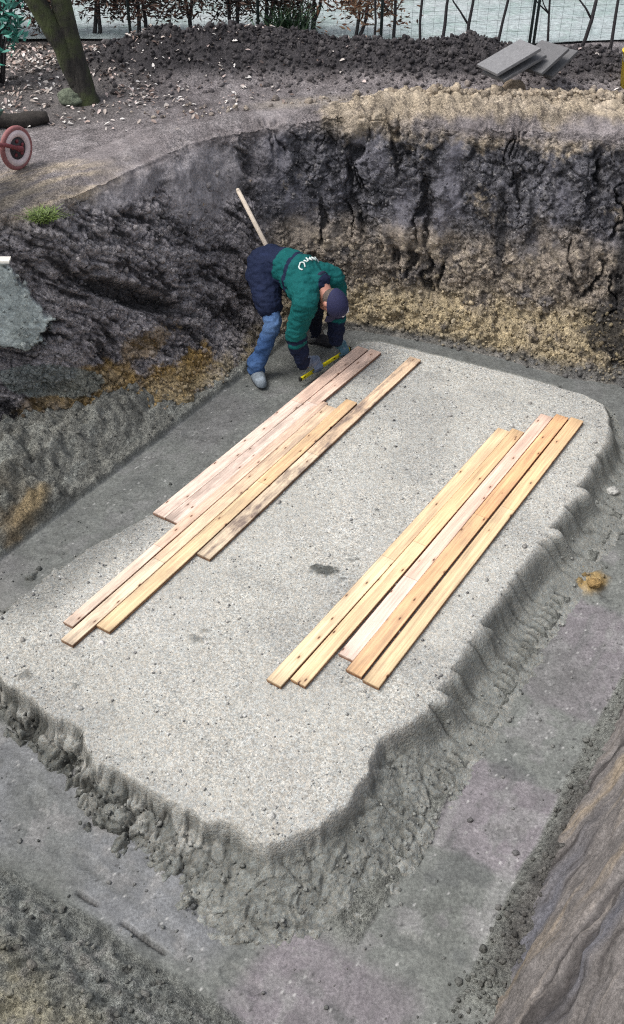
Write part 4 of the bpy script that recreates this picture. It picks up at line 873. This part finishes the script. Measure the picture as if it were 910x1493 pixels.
for k_ in range(5):
    t = 2 * pi * k_ / 5 + .3; p_ = c0 + axn * .014 + fw * .048 * math.cos(t) + UPV * .048 * math.sin(t); mb.tube([p_, p_ + axn * .006], .013, 10)
mb.build('hub', m_red, whl)
mb = MB()
for s in (-1, 1):
    mb.tube([c0 + axn * .055 * s, c0 + axn * .075 * s - fw * .16 + UPV * .08, c0 + axn * .2 * s - fw * .5 + UPV * .2, c0 + axn * .26 * s - fw * 1.15 + UPV * .38], .014, 10); mb.tube([c0 + axn * .2 * s - fw * .62 + UPV * .2, c0 + axn * .22 * s - fw * .68 - UPV * .15], .013, 10)
mb.build('frame', m_red, wb)
mb = MB(); lo_, hi_ = [], []
for sx_, sy_ in ((-1, -1), (1, -1), (1, 1), (-1, 1)):
    lo_.append(mb.bm.verts.new(c0 - fw * (.62 - .22 * sy_) + axn * .16 * sx_ + UPV * .17)); hi_.append(mb.bm.verts.new(c0 - fw * (.64 - .34 * sy_) + axn * .28 * sx_ + UPV * (.36 + .02 * sy_)))
mb.bm.faces.new(lo_)
for k_ in range(4): mb.bm.faces.new((lo_[k_], lo_[(k_ + 1) % 4], hi_[(k_ + 1) % 4], hi_[k_]))
tr = mb.build('tray', m_green, wb, False); q = tr.modifiers.new('t', 'SOLIDIFY'); q.thickness = .006

# ------------------------------------------------------------------ stones, log, sheet edge, bucket, slabs
def rock(name, loc, size, col, label, cat, seed, flat=.6, fr=2.2, amp=.28, mat=None):
    bm = bmesh.new(); bmesh.ops.create_icosphere(bm, subdivisions=4, radius=1.); me = bpy.data.meshes.new(name); bm.to_mesh(me); bm.free(); V = co_of(me)
    d = fbm(V[:, 0] + seed, V[:, 1], V[:, 2], fr * .6, 4, seed); w_, _, _ = worley(V[:, 0] + seed, V[:, 1], V[:, 2], 1.6, seed); V = V * (1 + amp * d + .2 * (w_ - .5))[:, None] * np.array(size); set_co(me, V)
    c = np.tile(np.array(col), (len(V), 1)); nz = fbm(V[:, 0], V[:, 1], V[:, 2], 12, 4, seed + 3); c = c * (1 + .5 * nz[:, None]); set_col(me, np.clip(c, 0, 1)); o = link(name, me, mat or M_clod); o.location = loc; return tag(o, label, cat)
p = at(106, 140, 1.66); rock('boulder', (p[0], p[1], gz_at(p[0], p[1]) + .04), (.12, .09, .075), (.13, .15, .11), 'small mossy grey boulder at the foot of the tree trunk', 'stone', 3)
p = at(893, 716, -.2); rock('stone', (p[0], p[1], -.2), (.045, .04, .032), (.42, .42, .4), 'fist sized pale stone in the right trench beside the pad', 'stone', 5)
p = at(868, 850, -.2); rock('clay_lump', (p[0], p[1], -.2), (.048, .036, .03), (.3, .2, .085), 'small ochre clay lump lying in the right trench', 'clay lump', 8)
p = at(596, 240, 1.75); p = at(750, 122, 1.72); rock('clay_lump', (p[0], p[1], gz_at(p[0], p[1]) + .05), (.1, .075, .075), (.3, .235, .17), 'tan clay lump on the rim just below the paving slabs', 'clay lump', 11)
a_, b_ = Vector(at(-40, 172, 1.7)), Vector(at(68, 160, 1.7)); a_.z = gz_at(a_.x, a_.y) + .06; b_.z = gz_at(b_.x, b_.y) + .05
mb = MB(); mb.tube([a_.lerp(b_, t) + Vector((.0, .012 * math.sin(9 * t), .012 * math.sin(7 * t))) for t in np.linspace(0, 1, 12)], [.068 + .008 * math.sin(11 * t) - .018 * t for t in np.linspace(0, 1, 12)], 14); me = mb.mesh('log')
V = co_of(me); Nn_ = no_of(me); set_co(me, V + Nn_ * (.012 * fbm(V[:, 0], V[:, 1], V[:, 2], 9, 3, 301))[:, None]); tag(link('log', me, plain('wet_bark', (.035, .03, .026), .85, .5, 25, .8)), 'dark wet log lying on the ground behind the wheelbarrow', 'log')
# white painted board end poking out of the bank above the grey spoil
p = Vector(at(2, 381, 1.42)); o = MB().box((.3, .09, .016), (0, 0, 0), None, .002).build('white_panel', plain('white_board', (.78, .75, .68), .5, .06), None, False); o.location = p + Vector((-.09, -.02, .02)); o.rotation_euler = (math.radians(-6), math.radians(4), .12)
tag(o, 'white board end sticking out of the bank above pale grey spoil', 'board')
# grey paving slabs tipped on the mound
m_pav = attr_mat('paving_concrete', .85, .2, 40, .35, .3)
def paver(px, py, zc, size, rot, label, tone=1.):
    mb = MB(); mb.box(size, (0, 0, 0), None, .005); me = mb.mesh('paving_slab'); set_col(me, np.tile(np.array([.15, .15, .155]) * tone, (len(me.vertices), 1)))
    o = link('paving_slab', me, m_pav, None, False); o.location = at(px, py, zc); o.rotation_euler = [math.radians(a) for a in rot]; return tag(o, label, 'paving slab', 'paving slabs dumped on the mound')
paver(742, 84, 1.96, (.42, .28, .026), (1, -20, 26), 'topmost pale paving slab of the tilted pile on the mound', 1.3)
paver(750, 94, 1.9, (.43, .28, .026), (-1, -18, 30), 'grey paving slab directly under the topmost slab of the pile', .95)
paver(790, 84, 1.93, (.32, .3, .026), (0, -27, 36), 'narrow paving slab leaning at the right side of the pile', .9)
paver(803, 89, 1.88, (.34, .29, .026), (-1, -24, 42), 'lowest paving slab at the far right end of the pile', .85)
# yellow bucket at the right edge
p = at(929, 95, 1.82); zg = gz_at(p[0], p[1]); bk = empty('bucket', (p[0], p[1], zg), 'yellow plastic bucket standing on the soil at the right edge', 'bucket')
mb = MB(); prof = [(.0, .0), (.105, .0), (.135, .27), (.142, .272), (.142, .285), (.13, .285), (.1, .012), (0, .012)]; n_ = 28
rr = [[mb.bm.verts.new((r_ * math.cos(2 * pi * k_ / n_), r_ * math.sin(2 * pi * k_ / n_), z_)) for k_ in range(n_)] for r_, z_ in prof if r_ > 0]
for r0, r1 in zip(rr, rr[1:]):
    for k_ in range(n_): mb.bm.faces.new((r0[k_], r0[(k_ + 1) % n_], r1[(k_ + 1) % n_], r1[k_]))
mb.bm.faces.new(rr[0][::-1]); mb.bm.faces.new(rr[-1]); mb.build('pail', plain('yellow_plastic', (.72, .55, .04), .4, .1, 8, .05), bk)
MB().tube([(.145 * math.cos(t), -.05 * math.sin(t) - .03, .265 - .12 * math.sin(t)) for t in np.linspace(0, pi, 16)], .004, 6).build('handle', m_steel, bk)

# ------------------------------------------------------------------ beyond the pit: fence, bare stems, hedge, paving
FP = [(-4.6, 9.75), (-2.6, 9.8), (-.6, 9.72), (.65, 9.38), (1.2, 9.5), (1.7, 9.6), (2.35, 9.68), (3.0, 9.76), (4.6, 9.9)]
def fline(x): return float(np.interp(x, [p[0] for p in FP], [p[1] for p in FP]))
pxs = np.array([-9, -5, -3.5, -1, .6, 1.5, 3, 5, 9.]); 
bm = bmesh.new(); xsn = np.linspace(-9, 9, 46); a0 = [bm.verts.new((x, fline(x) + .12 + .02 * math.sin(x * 5), 1.672)) for x in xsn]; a1 = [bm.verts.new((x, 11.5 + .0 * x, 1.672)) for x in xsn]
for k_ in range(45): bm.faces.new((a0[k_], a0[k_ + 1], a1[k_ + 1], a1[k_]))
me = bpy.data.meshes.new('pavement'); bm.to_mesh(me); bm.free()
def pave_mat():
    m, nt, p = mat_new('pale_pavement'); P = pos(nt); n1 = noise(nt, P, 2, 6, .65); n2 = noise(nt, P, 19, 5, .75); n3 = noise(nt, P, 5, 5, .7)
    c = cmix(nt, maprange(nt, n1, .35, .65, 0, 1), (.29, .355, .355), (.4, .44, .45)); c = cmix(nt, maprange(nt, n3, .5, .7, 0, .6), c, (.24, .34, .3))
    nt.links.new(graymul(nt, c, maprange(nt, n2, .3, .7, .5, 1.3)), p.inputs['Base Color']); p.inputs['Roughness'].default_value = .8; bump(nt, n2, p, .3, .02); return m
tag(link('pavement', me, pave_mat(), None, False), kind='structure')
o = MB().box((18, .1, .12), (0, 11.551, 1.68), None, .008).build('kerb', plain('kerb_concrete', (.16, .17, .17), .85, .3, 10, .3), None, False); tag(o, kind='structure')
# fence: posts and welded wire
fn = empty('wire_fence', (0, 9.6, 1.62), 'thin wire mesh fence on dark steel posts along the pale pavement', 'fence'); fo = Vector(fn.location); m_fp = plain('dark_green_steel', (.03, .045, .045), .5, .3, 20, .1, .5, .4)
for x in (-4.4, -3.0, -1.7, -.5, .62, 2.02, 2.06, 3.3, 4.5):
    MB().tube([Vector((x, fline(x), gz_at(x, fline(x)) - .05)) - fo, Vector((x + .01, fline(x), 2.95)) - fo], .014, 8).build('post', m_fp, fn)
mb = MB(); xw = np.arange(-4.4, 4.51, .1)
for x in xw: mb.tube([Vector((x, fline(x) + .015, 1.66)) - fo, Vector((x, fline(x) + .015, 2.9)) - fo], .001, 4, False)
for z_ in np.arange(1.7, 2.91, .1): mb.tube([Vector((x, fline(x) + .018, z_)) - fo for x in np.linspace(-4.4, 4.5, 30)], .001, 4, False)
mb.build('wire_mesh', m_fp, fn)
# bare young stems in front of the fence
def stem(px0, py0, px1, seed, label, branches=0, r=.017, top=2.9, y=None):
    rd = random.Random(seed); p0 = at(px0, py0, 1.66); x0, y0 = p0[0], p0[1]; zg = gz_at(x0, y0)
    o = empty('bare_sapling', (x0, y0, zg), label, 'sapling', 'bare saplings along the fence'); hgt_ = top - zg; lean = (px1 - px0) * .0065 / max(.2, py0 / 100.) * .55
    pts, rad = [], []
    for k_ in range(9):
        t = k_ / 8; pts.append(Vector((lean * t * hgt_ / .65 + .02 * math.sin(5 * t + seed) + rd.uniform(-.008, .008), rd.uniform(-.02, .02) + .02 * t, -.08 + (hgt_ + .08) * t))); rad.append(r * (1 - .5 * t) * rd.uniform(.9, 1.1))
    MB().tube(pts, rad, 7).build('trunk', M_twig, o)
    for b in range(branches):
        k_ = rd.randint(2, 5) if b else 2; s_ = pts[k_]; dx = rd.choice((-1, 1)) * rd.uniform(.12, .28); q = [s_]
        for m_ in range(1, 5): q.append(s_ + Vector((dx * m_ / 2.2 + rd.uniform(-.02, .02), rd.uniform(-.03, .03), .09 * m_ + rd.uniform(-.02, .02))))
        MB().tube(q, [r * .6 * (1 - .17 * m_) for m_ in range(5)], 6).build('branch', M_twig, o)
stem(541, 78, 548, 1, 'thin bare sapling in front of the fence, leftmost beside the brown leaved bush', 0, .013)
stem(572, 66, 577, 2, 'crooked bare sapling, second right of the brown leaved bush', 1)
stem(612, 76, 617, 3, 'straight bare sapling rising left of the forked stems, third from the bush', 0, .015)
stem(646, 82, 649, 4, 'bare sapling standing where the dark mound dips, fourth from the bush', 0)
stem(680, 80, 681, 5, 'wavy bare sapling with a side twig, left of the paving slabs', 2)
stem(722, 74, 733, 6, 'leaning bare sapling directly behind the left end of the paving slabs', 0, .015)
stem(798, 62, 786, 7, 'bare sapling with crossing branches behind the paving slabs', 3, .013)
stem(842, 70, 872, 8, 'strongly leaning forked sapling right of the paving slabs', 2, .02)
stem(888, 72, 892, 9, 'bare sapling nearest the yellow bucket at the right', 0, .017)
# leaves helper
def leaf_cloud(centres, size, cols, rd, up=.3, aspect=.55):
    nL = len(centres); Cn = np.asarray(centres, float); a = rd.normal(size=(nL, 3)); a[:, 2] *= .6; a /= np.linalg.norm(a, axis=1)[:, None]; b = rd.normal(size=(nL, 3)); b -= a * (a * b).sum(1)[:, None]; b /= np.linalg.norm(b, axis=1)[:, None]; nn = np.cross(a, b)
    s = size * rd.uniform(.55, 1.25, nL)[:, None]; w = s * aspect
    V = np.stack([Cn - a * s, Cn + b * w * .5 - nn * s * .1, Cn + a * s, Cn - b * w * .5 - nn * s * .1, Cn + nn * s * .15], 1).reshape(-1, 3); k = np.arange(nL)[:, None] * 5
    F_ = np.concatenate([k + np.array([0, 1, 4]), k + np.array([1, 2, 4]), k + np.array([2, 3, 4]), k + np.array([3, 0, 4])]); cc = np.asarray(cols)[rd.integers(0, len(cols), nL)] * rd.uniform(.65, 1.35, (nL, 1)); return V, F_, np.repeat(cc, 5, 0)
BR_ = [(.05, .022, .016), (.085, .04, .025), (.028, .016, .014), (.11, .065, .045), (.02, .02, .018)]
def hedge_plant(x, y, seed, label, cols, crown=(.32, .25, .45), zc=2.45, nleaf=900, stems=2, r=.022, size=.035, zlow=None, group='shrubs of the leafy hedge', name='hedge_shrub'):
    rd = np.random.default_rng(seed); zg = gz_at(x, y); o = empty(name, (x, y, zg), label, 'shrub', group)
    for k_ in range(stems):
        ox_ = rd.uniform(-.09, .09) * (k_ > 0); q = [Vector((ox_ + .02 * math.sin(4 * t + seed + k_) + rd.uniform(-.01, .01) + (.12 * t * (k_ * 2 - 1) if k_ else 0), rd.uniform(-.02, .02), -.06 + t * (zc - zg + .15))) for t in np.linspace(0, 1, 7)]
        MB().tube(q, [r * (1 - .45 * t) for t in np.linspace(0, 1, 7)], 7).build('trunk', M_twig, o)
    cl = rd.normal(size=(26, 3)) * np.array(crown) * .62; pts = cl[rd.integers(0, 26, nleaf)] + rd.normal(size=(nleaf, 3)) * .075; pts[:, 2] += zc - zg
    if zlow is not None: pts = pts[pts[:, 2] > zlow - zg]
    V, F_, c = leaf_cloud(pts, size, cols, rd); link('crown', np_mesh('crown', V, F_, c), M_foliage, o, False)
hp = [(-3.45, 10.1), (-3.0, 10.05), (-2.55, 10.1), (-2.05, 10.12), (-1.62, 10.08), (-1.2, 10.15), (-.78, 10.08), (-.42, 10.12), (.02, 10.1)]
hl = ['leafy dark hedge shrub at the far left behind the teal leaved bush', 'dark hedge shrub just left of the mossy trunk', 'dark hedge shrub half hidden by the mossy tree trunk', 'hedge shrub with dark red leaves just right of the mossy tree', 'dark hedge shrub second to the right of the mossy tree', 'hedge shrub above the left dark soil mound', 'hedge shrub left of the green tuft', 'hedge shrub right behind the green tuft', 'dark hedge shrub between the green tuft and the brown bush']
for k_, ((x, y), lb) in enumerate(zip(hp, hl)): hedge_plant(x, y, 40 + k_, lb, BR_, zc=2.12 + .05 * math.sin(k_ * 2.3), nleaf=1500, zlow=1.8 if k_ > 2 else 1.74, crown=(.34, .25, .3))
hedge_plant(.42, 9.75, 61, 'bush with light brown dead leaves left of the bare saplings', [(.16, .075, .035), (.22, .12, .07), (.09, .04, .025), (.3, .2, .13)], (.3, .2, .26), 2.06, 620, 2, .02, .04, 1.76, 'shrubs of the leafy hedge', 'brown_bush')
# green tuft
def tuft(x, y, seed, n_, hgt_, spread, cols, label, wd=.012, name='green_tuft', cat='plant'):
    rd = np.random.default_rng(seed); zg = gz_at(x, y); Vs, Fs, Cs = [], [], []
    for k_ in range(n_):
        a = rd.uniform(0, 2 * pi); l = hgt_ * rd.uniform(.5, 1.1); sp = spread * rd.uniform(.2, 1.); b0 = rd.normal(size=2) * spread * .25; dr_ = np.array([math.cos(a), math.sin(a)]); pr = np.array([-dr_[1], dr_[0]]); col = np.array(cols[rd.integers(0, len(cols))]) * rd.uniform(.6, 1.4)
        for i_ in range(5):
            t = i_ / 4; w = wd * (1 - t) ** .7 + .0006; c_ = b0 + dr_ * sp * t ** 1.6; h_ = l * (t - .35 * t * t) - .02
            Vs += [(*(c_ + pr * w), h_), (*(c_ - pr * w), h_)]; Cs += [col, col]
            if i_ < 4: o_ = len(Vs) - 2; Fs.append((o_, o_ + 1, o_ + 3, o_ + 2))
    o = link(name, np_mesh(name, np.array(Vs), np.array(Fs), np.array(Cs)), M_foliage, None, False); o.location = (x, y, zg); return tag(o, label, cat)
tuft(-.22, 9.85, 5, 260, .52, .4, [(.03, .07, .03), (.05, .1, .05), (.015, .035, .02), (.09, .13, .08)], 'dark green spiky tuft growing at the hedge foot', .011)
p = at(62, 312, 1.62); tuft(p[0], p[1], 9, 320, .085, .13, [(.1, .15, .03), (.14, .2, .05), (.07, .1, .03)], 'small bright grass tuft on the left rim of the pit', .004, 'grass_tuft', 'grass')
p = at(28, 240, 1.62); tuft(p[0], p[1], 12, 70, .07, .07, [(.3, .36, .2), (.2, .27, .12), (.45, .45, .35)], 'pale green weed below the wheelbarrow wheel', .008, 'weed', 'plant')
# low planting beyond the pavement
for k_, (x, lb, cols) in enumerate([(-3.2, 'low dark planting beyond the pavement behind the mossy tree', BR_), (-1.2, 'low dark planting beyond the pavement behind the hedge', BR_), (.9, 'low bluish green planting beyond the pavement, left of the red flowers', [(.05, .1, .1), (.09, .13, .13), (.02, .04, .04), (.2, .22, .22)]), (2.2, 'low planting with red flowers beyond the pavement', [(.25, .02, .03), (.03, .06, .05), (.02, .03, .03), (.3, .05, .06)]), (3.7, 'low dark green planting beyond the pavement at the far right', [(.03, .07, .06), (.05, .09, .08), (.02, .03, .03), (.14, .16, .16)])]):
    hedge_plant(x, 11.86, 80 + k_, lb, cols, (.75, .16, .2), 1.86, 1100, 3, .012, .045, None, 'low planting beyond the pavement', 'low_shrub')
# teal leaved bush, near left
def broad_bush(x, y, seed, label):
    rd = np.random.default_rng(seed); zg = gz_at(x, y); o = empty('evergreen_bush', (x, y, zg), label, 'bush'); tips = []
    for k_ in range(13):
        a = rd.uniform(0, 2 * pi); rr_ = rd.uniform(.08, .42); tip = Vector((rr_ * math.cos(a), rr_ * .7 * math.sin(a), rd.uniform(.15, .95))); q = [Vector((0, 0, -.05)), tip * .5 + Vector((0, 0, .06)), tip]; MB().tube(q, [.011, .008, .004], 6).build('branch', M_twig, o); tips += [tip, tip * .75 + Vector((0, 0, .03))]
    tips = np.array([tuple(t) for t in tips]); pts = tips[rd.integers(0, len(tips), 420)] + rd.normal(size=(420, 3)) * np.array([.06, .06, .05])
    V, F_, c = leaf_cloud(pts, .048, [(.03, .17, .13), (.06, .26, .2), (.018, .09, .075), (.1, .33, .27)], rd, aspect=.75); link('foliage', np_mesh('foliage', V, F_, c), M_foliage, o, False)
p = at(8, 108, 1.68); broad_bush(p[0] - .02, p[1] - .1, 3, 'teal green broad leaved bush in the top left corner')
# mossy tree with two stems
p = at(123, 138, 1.66); zg = gz_at(p[0], p[1]); tr = empty('tree', (p[0], p[1], zg), 'mossy twin stemmed tree rising from the ground at the upper left', 'tree')
def limb(pts, rad, name, seed, n_=16):
    Q, R_ = [], []
    for (p0, p1), (r0, r1) in zip(zip(pts, pts[1:]), zip(rad, rad[1:])):
        for k_ in range(8): t = k_ / 8; Q.append(Vector(p0).lerp(Vector(p1), t)); R_.append(r0 + (r1 - r0) * t)
    Q.append(Vector(pts[-1])); R_.append(rad[-1]); me = MB().tube(Q, R_, n_).mesh(name); V = co_of(me); Nn_ = no_of(me); set_co(me, V + Nn_ * ((.012 * fbm(V[:, 0], V[:, 1], V[:, 2], 7, 4, seed)) * min(1, rad[0] / .06))[:, None]); return link(name, me, M_bark, tr)
limb([(.03, 0, -.12), (.0, 0, .05), (-.035, .02, .3), (-.075, .03, .62), (-.12, .05, 1.3), (-.15, .1, 2.4)], [.135, .1, .088, .082, .075, .05], 'trunk', 401)
limb([(-.03, -.01, .12), (-.12, -.02, .42), (-.26, -.03, .75), (-.42, -.03, 1.15), (-.8, .05, 2.3)], [.07, .075, .075, .07, .045], 'trunk', 402)
rdt = np.random.default_rng(77); tips = []
for k_ in range(9):
    b0 = np.array([-.15, .1, 2.3]) if k_ % 2 else np.array([-.8, .05, 2.2]); a = rdt.uniform(0, 2 * pi); e_ = b0 + np.array([math.cos(a) * .8, math.sin(a) * .8, rdt.uniform(.6, 1.5)]); limb([tuple(b0), tuple((b0 + e_) / 2 + rdt.normal(size=3) * .08), tuple(e_)], [.032, .022, .008], 'limb', 410 + k_, 8); tips.append(e_)
tips = np.array(tips); pts = tips[rdt.integers(0, len(tips), 700)] + rdt.normal(size=(700, 3)) * .3; V, F_, c = leaf_cloud(pts, .05, [(.05, .08, .03), (.08, .1, .04), (.1, .07, .03)], rdt); link('crown', np_mesh('crown', V, F_, c), M_foliage, tr, False)

# ------------------------------------------------------------------ loose stuff: fallen leaves, clods, slumped sand, pebbles
rdl = np.random.default_rng(21)
gy_ = gr_V; wgt = np.zeros(len(gy_)); X_, Y_ = gy_[:, 0], gy_[:, 1]
inv = (X_ > -4) & (X_ < 4.2) & (Y_ > 6) & (Y_ < 9.8)
wgt = inv * (ss(.1, -1.6, X_) * ss(7.4, 8.3, Y_) * 1. + 1.2 * ss(-1.9, -2.6, X_) * ss(8., 8.6, Y_) + .12 * ss(-1.2, 0, X_) * ss(8.4, 8.8, Y_) * ss(1., 0, X_) + .04 * ss(7.4, 8., Y_)) * (.3 + ss(-.2, .4, fbm(X_, Y_, 0, 1.8, 3, 501)))
wgt = wgt / wgt.sum(); ids = rdl.choice(len(gy_), 3200, p=wgt); pts = gy_[ids] + np.stack([rdl.uniform(-.02, .02, 3200), rdl.uniform(-.02, .02, 3200), np.full(3200, .012)], 1)
def flat_leaves(pts, size, cols, rd):
    n_ = len(pts); an = rd.uniform(0, 2 * pi, n_); tl = rd.normal(size=(n_, 2)) * .35; a = np.stack([np.cos(an), np.sin(an), tl[:, 0]], 1); b = np.stack([-np.sin(an), np.cos(an), tl[:, 1]], 1); s = size * rd.uniform(.4, 1.3, n_)[:, None]; up = np.array([0, 0, 1.])
    V = np.stack([pts - a * s, pts - a * s * .3 + b * s * .5 + up * s * .25, pts + a * s * .5 + b * s * .38 + up * s * .2, pts + a * s, pts + a * s * .5 - b * s * .38 + up * s * .2, pts - a * s * .3 - b * s * .5 + up * s * .25, pts], 1).reshape(-1, 3); k = np.arange(n_)[:, None] * 7
    F_ = np.concatenate([k + np.array([6, i_, (i_ + 1) % 6]) for i_ in range(6)]); c = np.asarray(cols)[rd.integers(0, len(cols), n_)] * rd.uniform(.7, 1.25, (n_, 1)); return V, F_, np.repeat(np.clip(c, 0, 1), 7, 0)
V, F_, c = flat_leaves(pts, .022, [(.55, .5, .46), (.42, .36, .32), (.66, .63, .6), (.3, .23, .2), (.52, .42, .39), (.16, .11, .09)], rdl)
tag(link('fallen_leaves', np_mesh('fallen_leaves', V, F_, c), M_leaf, None, False), kind='stuff')
# clods: jittered stones set into the surfaces where the photograph shows crumbled soil
bm = bmesh.new(); bmesh.ops.create_icosphere(bm, subdivisions=2, radius=1.); bm.verts.ensure_lookup_table(); IV = np.array([v.co[:] for v in bm.verts]); IF = np.array([[v.index for v in f.verts] for f in bm.faces]); bm.free()
VAR = []
for k_ in range(10):
    w_, _, _ = worley(IV[:, 0] + 7 * k_, IV[:, 1], IV[:, 2], 1.3, 600 + k_); VAR.append(IV * (1 + .75 * (w_ - .55) + .5 * fbm(IV[:, 0] + k_, IV[:, 1], IV[:, 2], 1.7, 3, 620 + k_))[:, None])
VAR = np.array(VAR)
def scatter(name, P_, size, cols, mat, rd, sink=.3, flat=.7, spread=.012, own=None, mix=.5):
    n_ = len(P_); v = VAR[rd.integers(0, 10, n_)]; s = size * np.exp(rd.normal(size=n_) * .55); s = np.clip(s, size * .3, size * 3.2)
    q = rd.normal(size=(n_, 4)); q /= np.linalg.norm(q, axis=1)[:, None]; w, x, y, z = q.T
    Rm = np.stack([1 - 2 * (y * y + z * z), 2 * (x * y - w * z), 2 * (x * z + w * y), 2 * (x * y + w * z), 1 - 2 * (x * x + z * z), 2 * (y * z - w * x), 2 * (x * z - w * y), 2 * (y * z + w * x), 1 - 2 * (x * x + y * y)], 1).reshape(-1, 3, 3)
    v = v * np.array([1, .8, flat]); V = np.einsum('nij,nkj->nki', Rm, v) * s[:, None, None]; P2 = P_ + rd.normal(size=(n_, 3)) * spread * np.array([1, 1, .2]); P2[:, 2] += s * (.5 - sink)
    V = V + P2[:, None, :]; F_ = (IF[None] + (np.arange(n_) * len(IV))[:, None, None]).reshape(-1, 3); c = np.asarray(cols)[rd.integers(0, len(cols), n_)] * rd.uniform(.7, 1.3, (n_, 1))
    if own is not None: c = c * mix + own * (1 - mix) * rd.uniform(.75, 1.35, (n_, 1))
    o = link(name, np_mesh(name, V.reshape(-1, 3), F_, np.repeat(np.clip(c, 0, 1), len(IV), 0)), mat, None, False); return tag(o, kind='stuff')
def pick(V, w, n_, rd): w = np.clip(w, 0, None); return rd.choice(len(V), n_, p=w / w.sum())
rd = np.random.default_rng(31)
bh = np.clip((bank_V[:, 2] + .05) / 1.65, 0, 1); inback = ss(8.4, 9.4, bank_si) * ss(15, 14.4, bank_si); inleft = ss(3, 3.6, bank_si) * ss(9.2, 8.4, bank_si); nout_ = (bank_o <= 0) & (bank_t > .0)
i_ = pick(bank_V, nout_ * inback * ss(.3, .08, bh) * ss(.0, .05, bank_t), 2400, rd); scatter('slumped_sand', bank_V[i_], .0078, [(.4, .33, .2), (.3, .24, .15), (.45, .38, .26), (.18, .15, .1)], M_clod, rd, own=bank_C[i_], mix=.35)
i_ = pick(bank_V, nout_ * (inback * .5 * ss(.95, .7, bh) + inleft * (.6 * ss(.9, .7, bh) + 1.0 * ss(.3, .1, bh))), 5200, rd); scatter('bank_clods', bank_V[i_], .0085, [(.1, .095, .1), (.05, .05, .055), (.2, .19, .18)], M_clod, rd, own=bank_C[i_], mix=.35)
gm = .9 * (blob(gr_V[:, 0], gr_V[:, 1], -1.15, 9.0, .9, .35) + blob(gr_V[:, 0], gr_V[:, 1], .1, 8.95, .8, .3) + blob(gr_V[:, 0], gr_V[:, 1], 1.1, 8.8, .7, .3) + blob(gr_V[:, 0], gr_V[:, 1], 2.35, 8.8, .7, .35))
i_ = pick(gr_V, gm, 5200, rd); scatter('mound_clods', gr_V[i_], .0105, [(.05, .046, .05), (.085, .078, .08), (.03, .028, .03), (.13, .12, .12)], M_clod, rd, own=gr_C[i_])
bm_ = blob(gr_V[:, 0], gr_V[:, 1], 2.0, 7.93, 1.4, .24) + .5 * blob(gr_V[:, 0], gr_V[:, 1], .75, 7.98, .6, .16)
i_ = pick(gr_V, bm_, 4600, rd); scatter('rim_sand_clods', gr_V[i_], .0135, [(.42, .35, .27), (.3, .25, .2), (.52, .45, .36), (.12, .1, .085)], M_clod, rd, own=gr_C[i_])
fu, fv = uv(floor_V[:, 0], floor_V[:, 1])
wR = ss(-.52, -.44, fv) * ss(-.1, -.25, fv) * ss(1.4, 1.7, fu) * ss(4.5, 3.4, fu); wNr = ss(1.3, 1.2, fu) * ss(.6, .9, fu) * ss(.2, -1, fv); wL = ss(-4.1, -4.14, fv) * ss(-4.8, -4.4, fv) * ss(2., 2.5, fu) * ss(6.5, 5.5, fu)
i_ = pick(floor_V, wR * 1.6 + wNr * .45 + wL * .2, 2000, rd); scatter('trench_clods', floor_V[i_], .0075, [(.1, .093, .088), (.06, .058, .056), (.17, .165, .155)], M_clod, rd, own=floor_C[i_], mix=.3)
w_ = (pad_t > .15) * (pad_t < 1.25) * (1.3 * pad_wn + .8 * pad_wc + .25 * pad_wr); i_ = pick(pad_V, w_, 1500, rd); scatter('crumbled_concrete', pad_V[i_], .005, [(.3, .31, .29), (.2, .205, .195), (.36, .36, .34)], M_clod, rd, own=pad_C[i_], mix=.25)
w_ = np.ones(len(pad_V)) * (pad_sd < -.02); i_ = pick(pad_V, w_, 260, rd); scatter('larger_pad_stones', pad_V[i_], .0075, [(.45, .45, .43), (.56, .55, .53), (.36, .35, .33)], M_clod, rd, sink=.5)
wF = ss(-.98, -.94, fv) * ss(-.5, -.54, fv) * (fu > 1.3) * (.25 + ss(-.62, -.5, fv) + ss(-.8, -.95, fv)) + ss(1.3, 1.36, fu) * ss(1.75, 1.6, fu) * .3 * (fv < -.5) + ss(-4.07, -4.0, fv) * ss(-3.6, -3.75, fv) * .25 * (fu > 2.2); i_ = pick(floor_V, wF, 380, rd); scatter('fallen_crumbs', floor_V[i_], .0062, [(.19, .2, .185), (.1, .105, .1), (.27, .27, .26)], M_clod, rd, own=floor_C[i_], mix=.5)
w_ = (pad_sd < -.02) * 1. + (pad_sd > -.1) * (pad_sd < -.01) * 1.5; i_ = pick(pad_V, w_, 3600, rd); scatter('pad_pebbles', pad_V[i_], .0036, [(.45, .45, .44), (.6, .6, .58), (.35, .35, .34), (.2, .2, .2)], M_clod, rd, sink=.35)
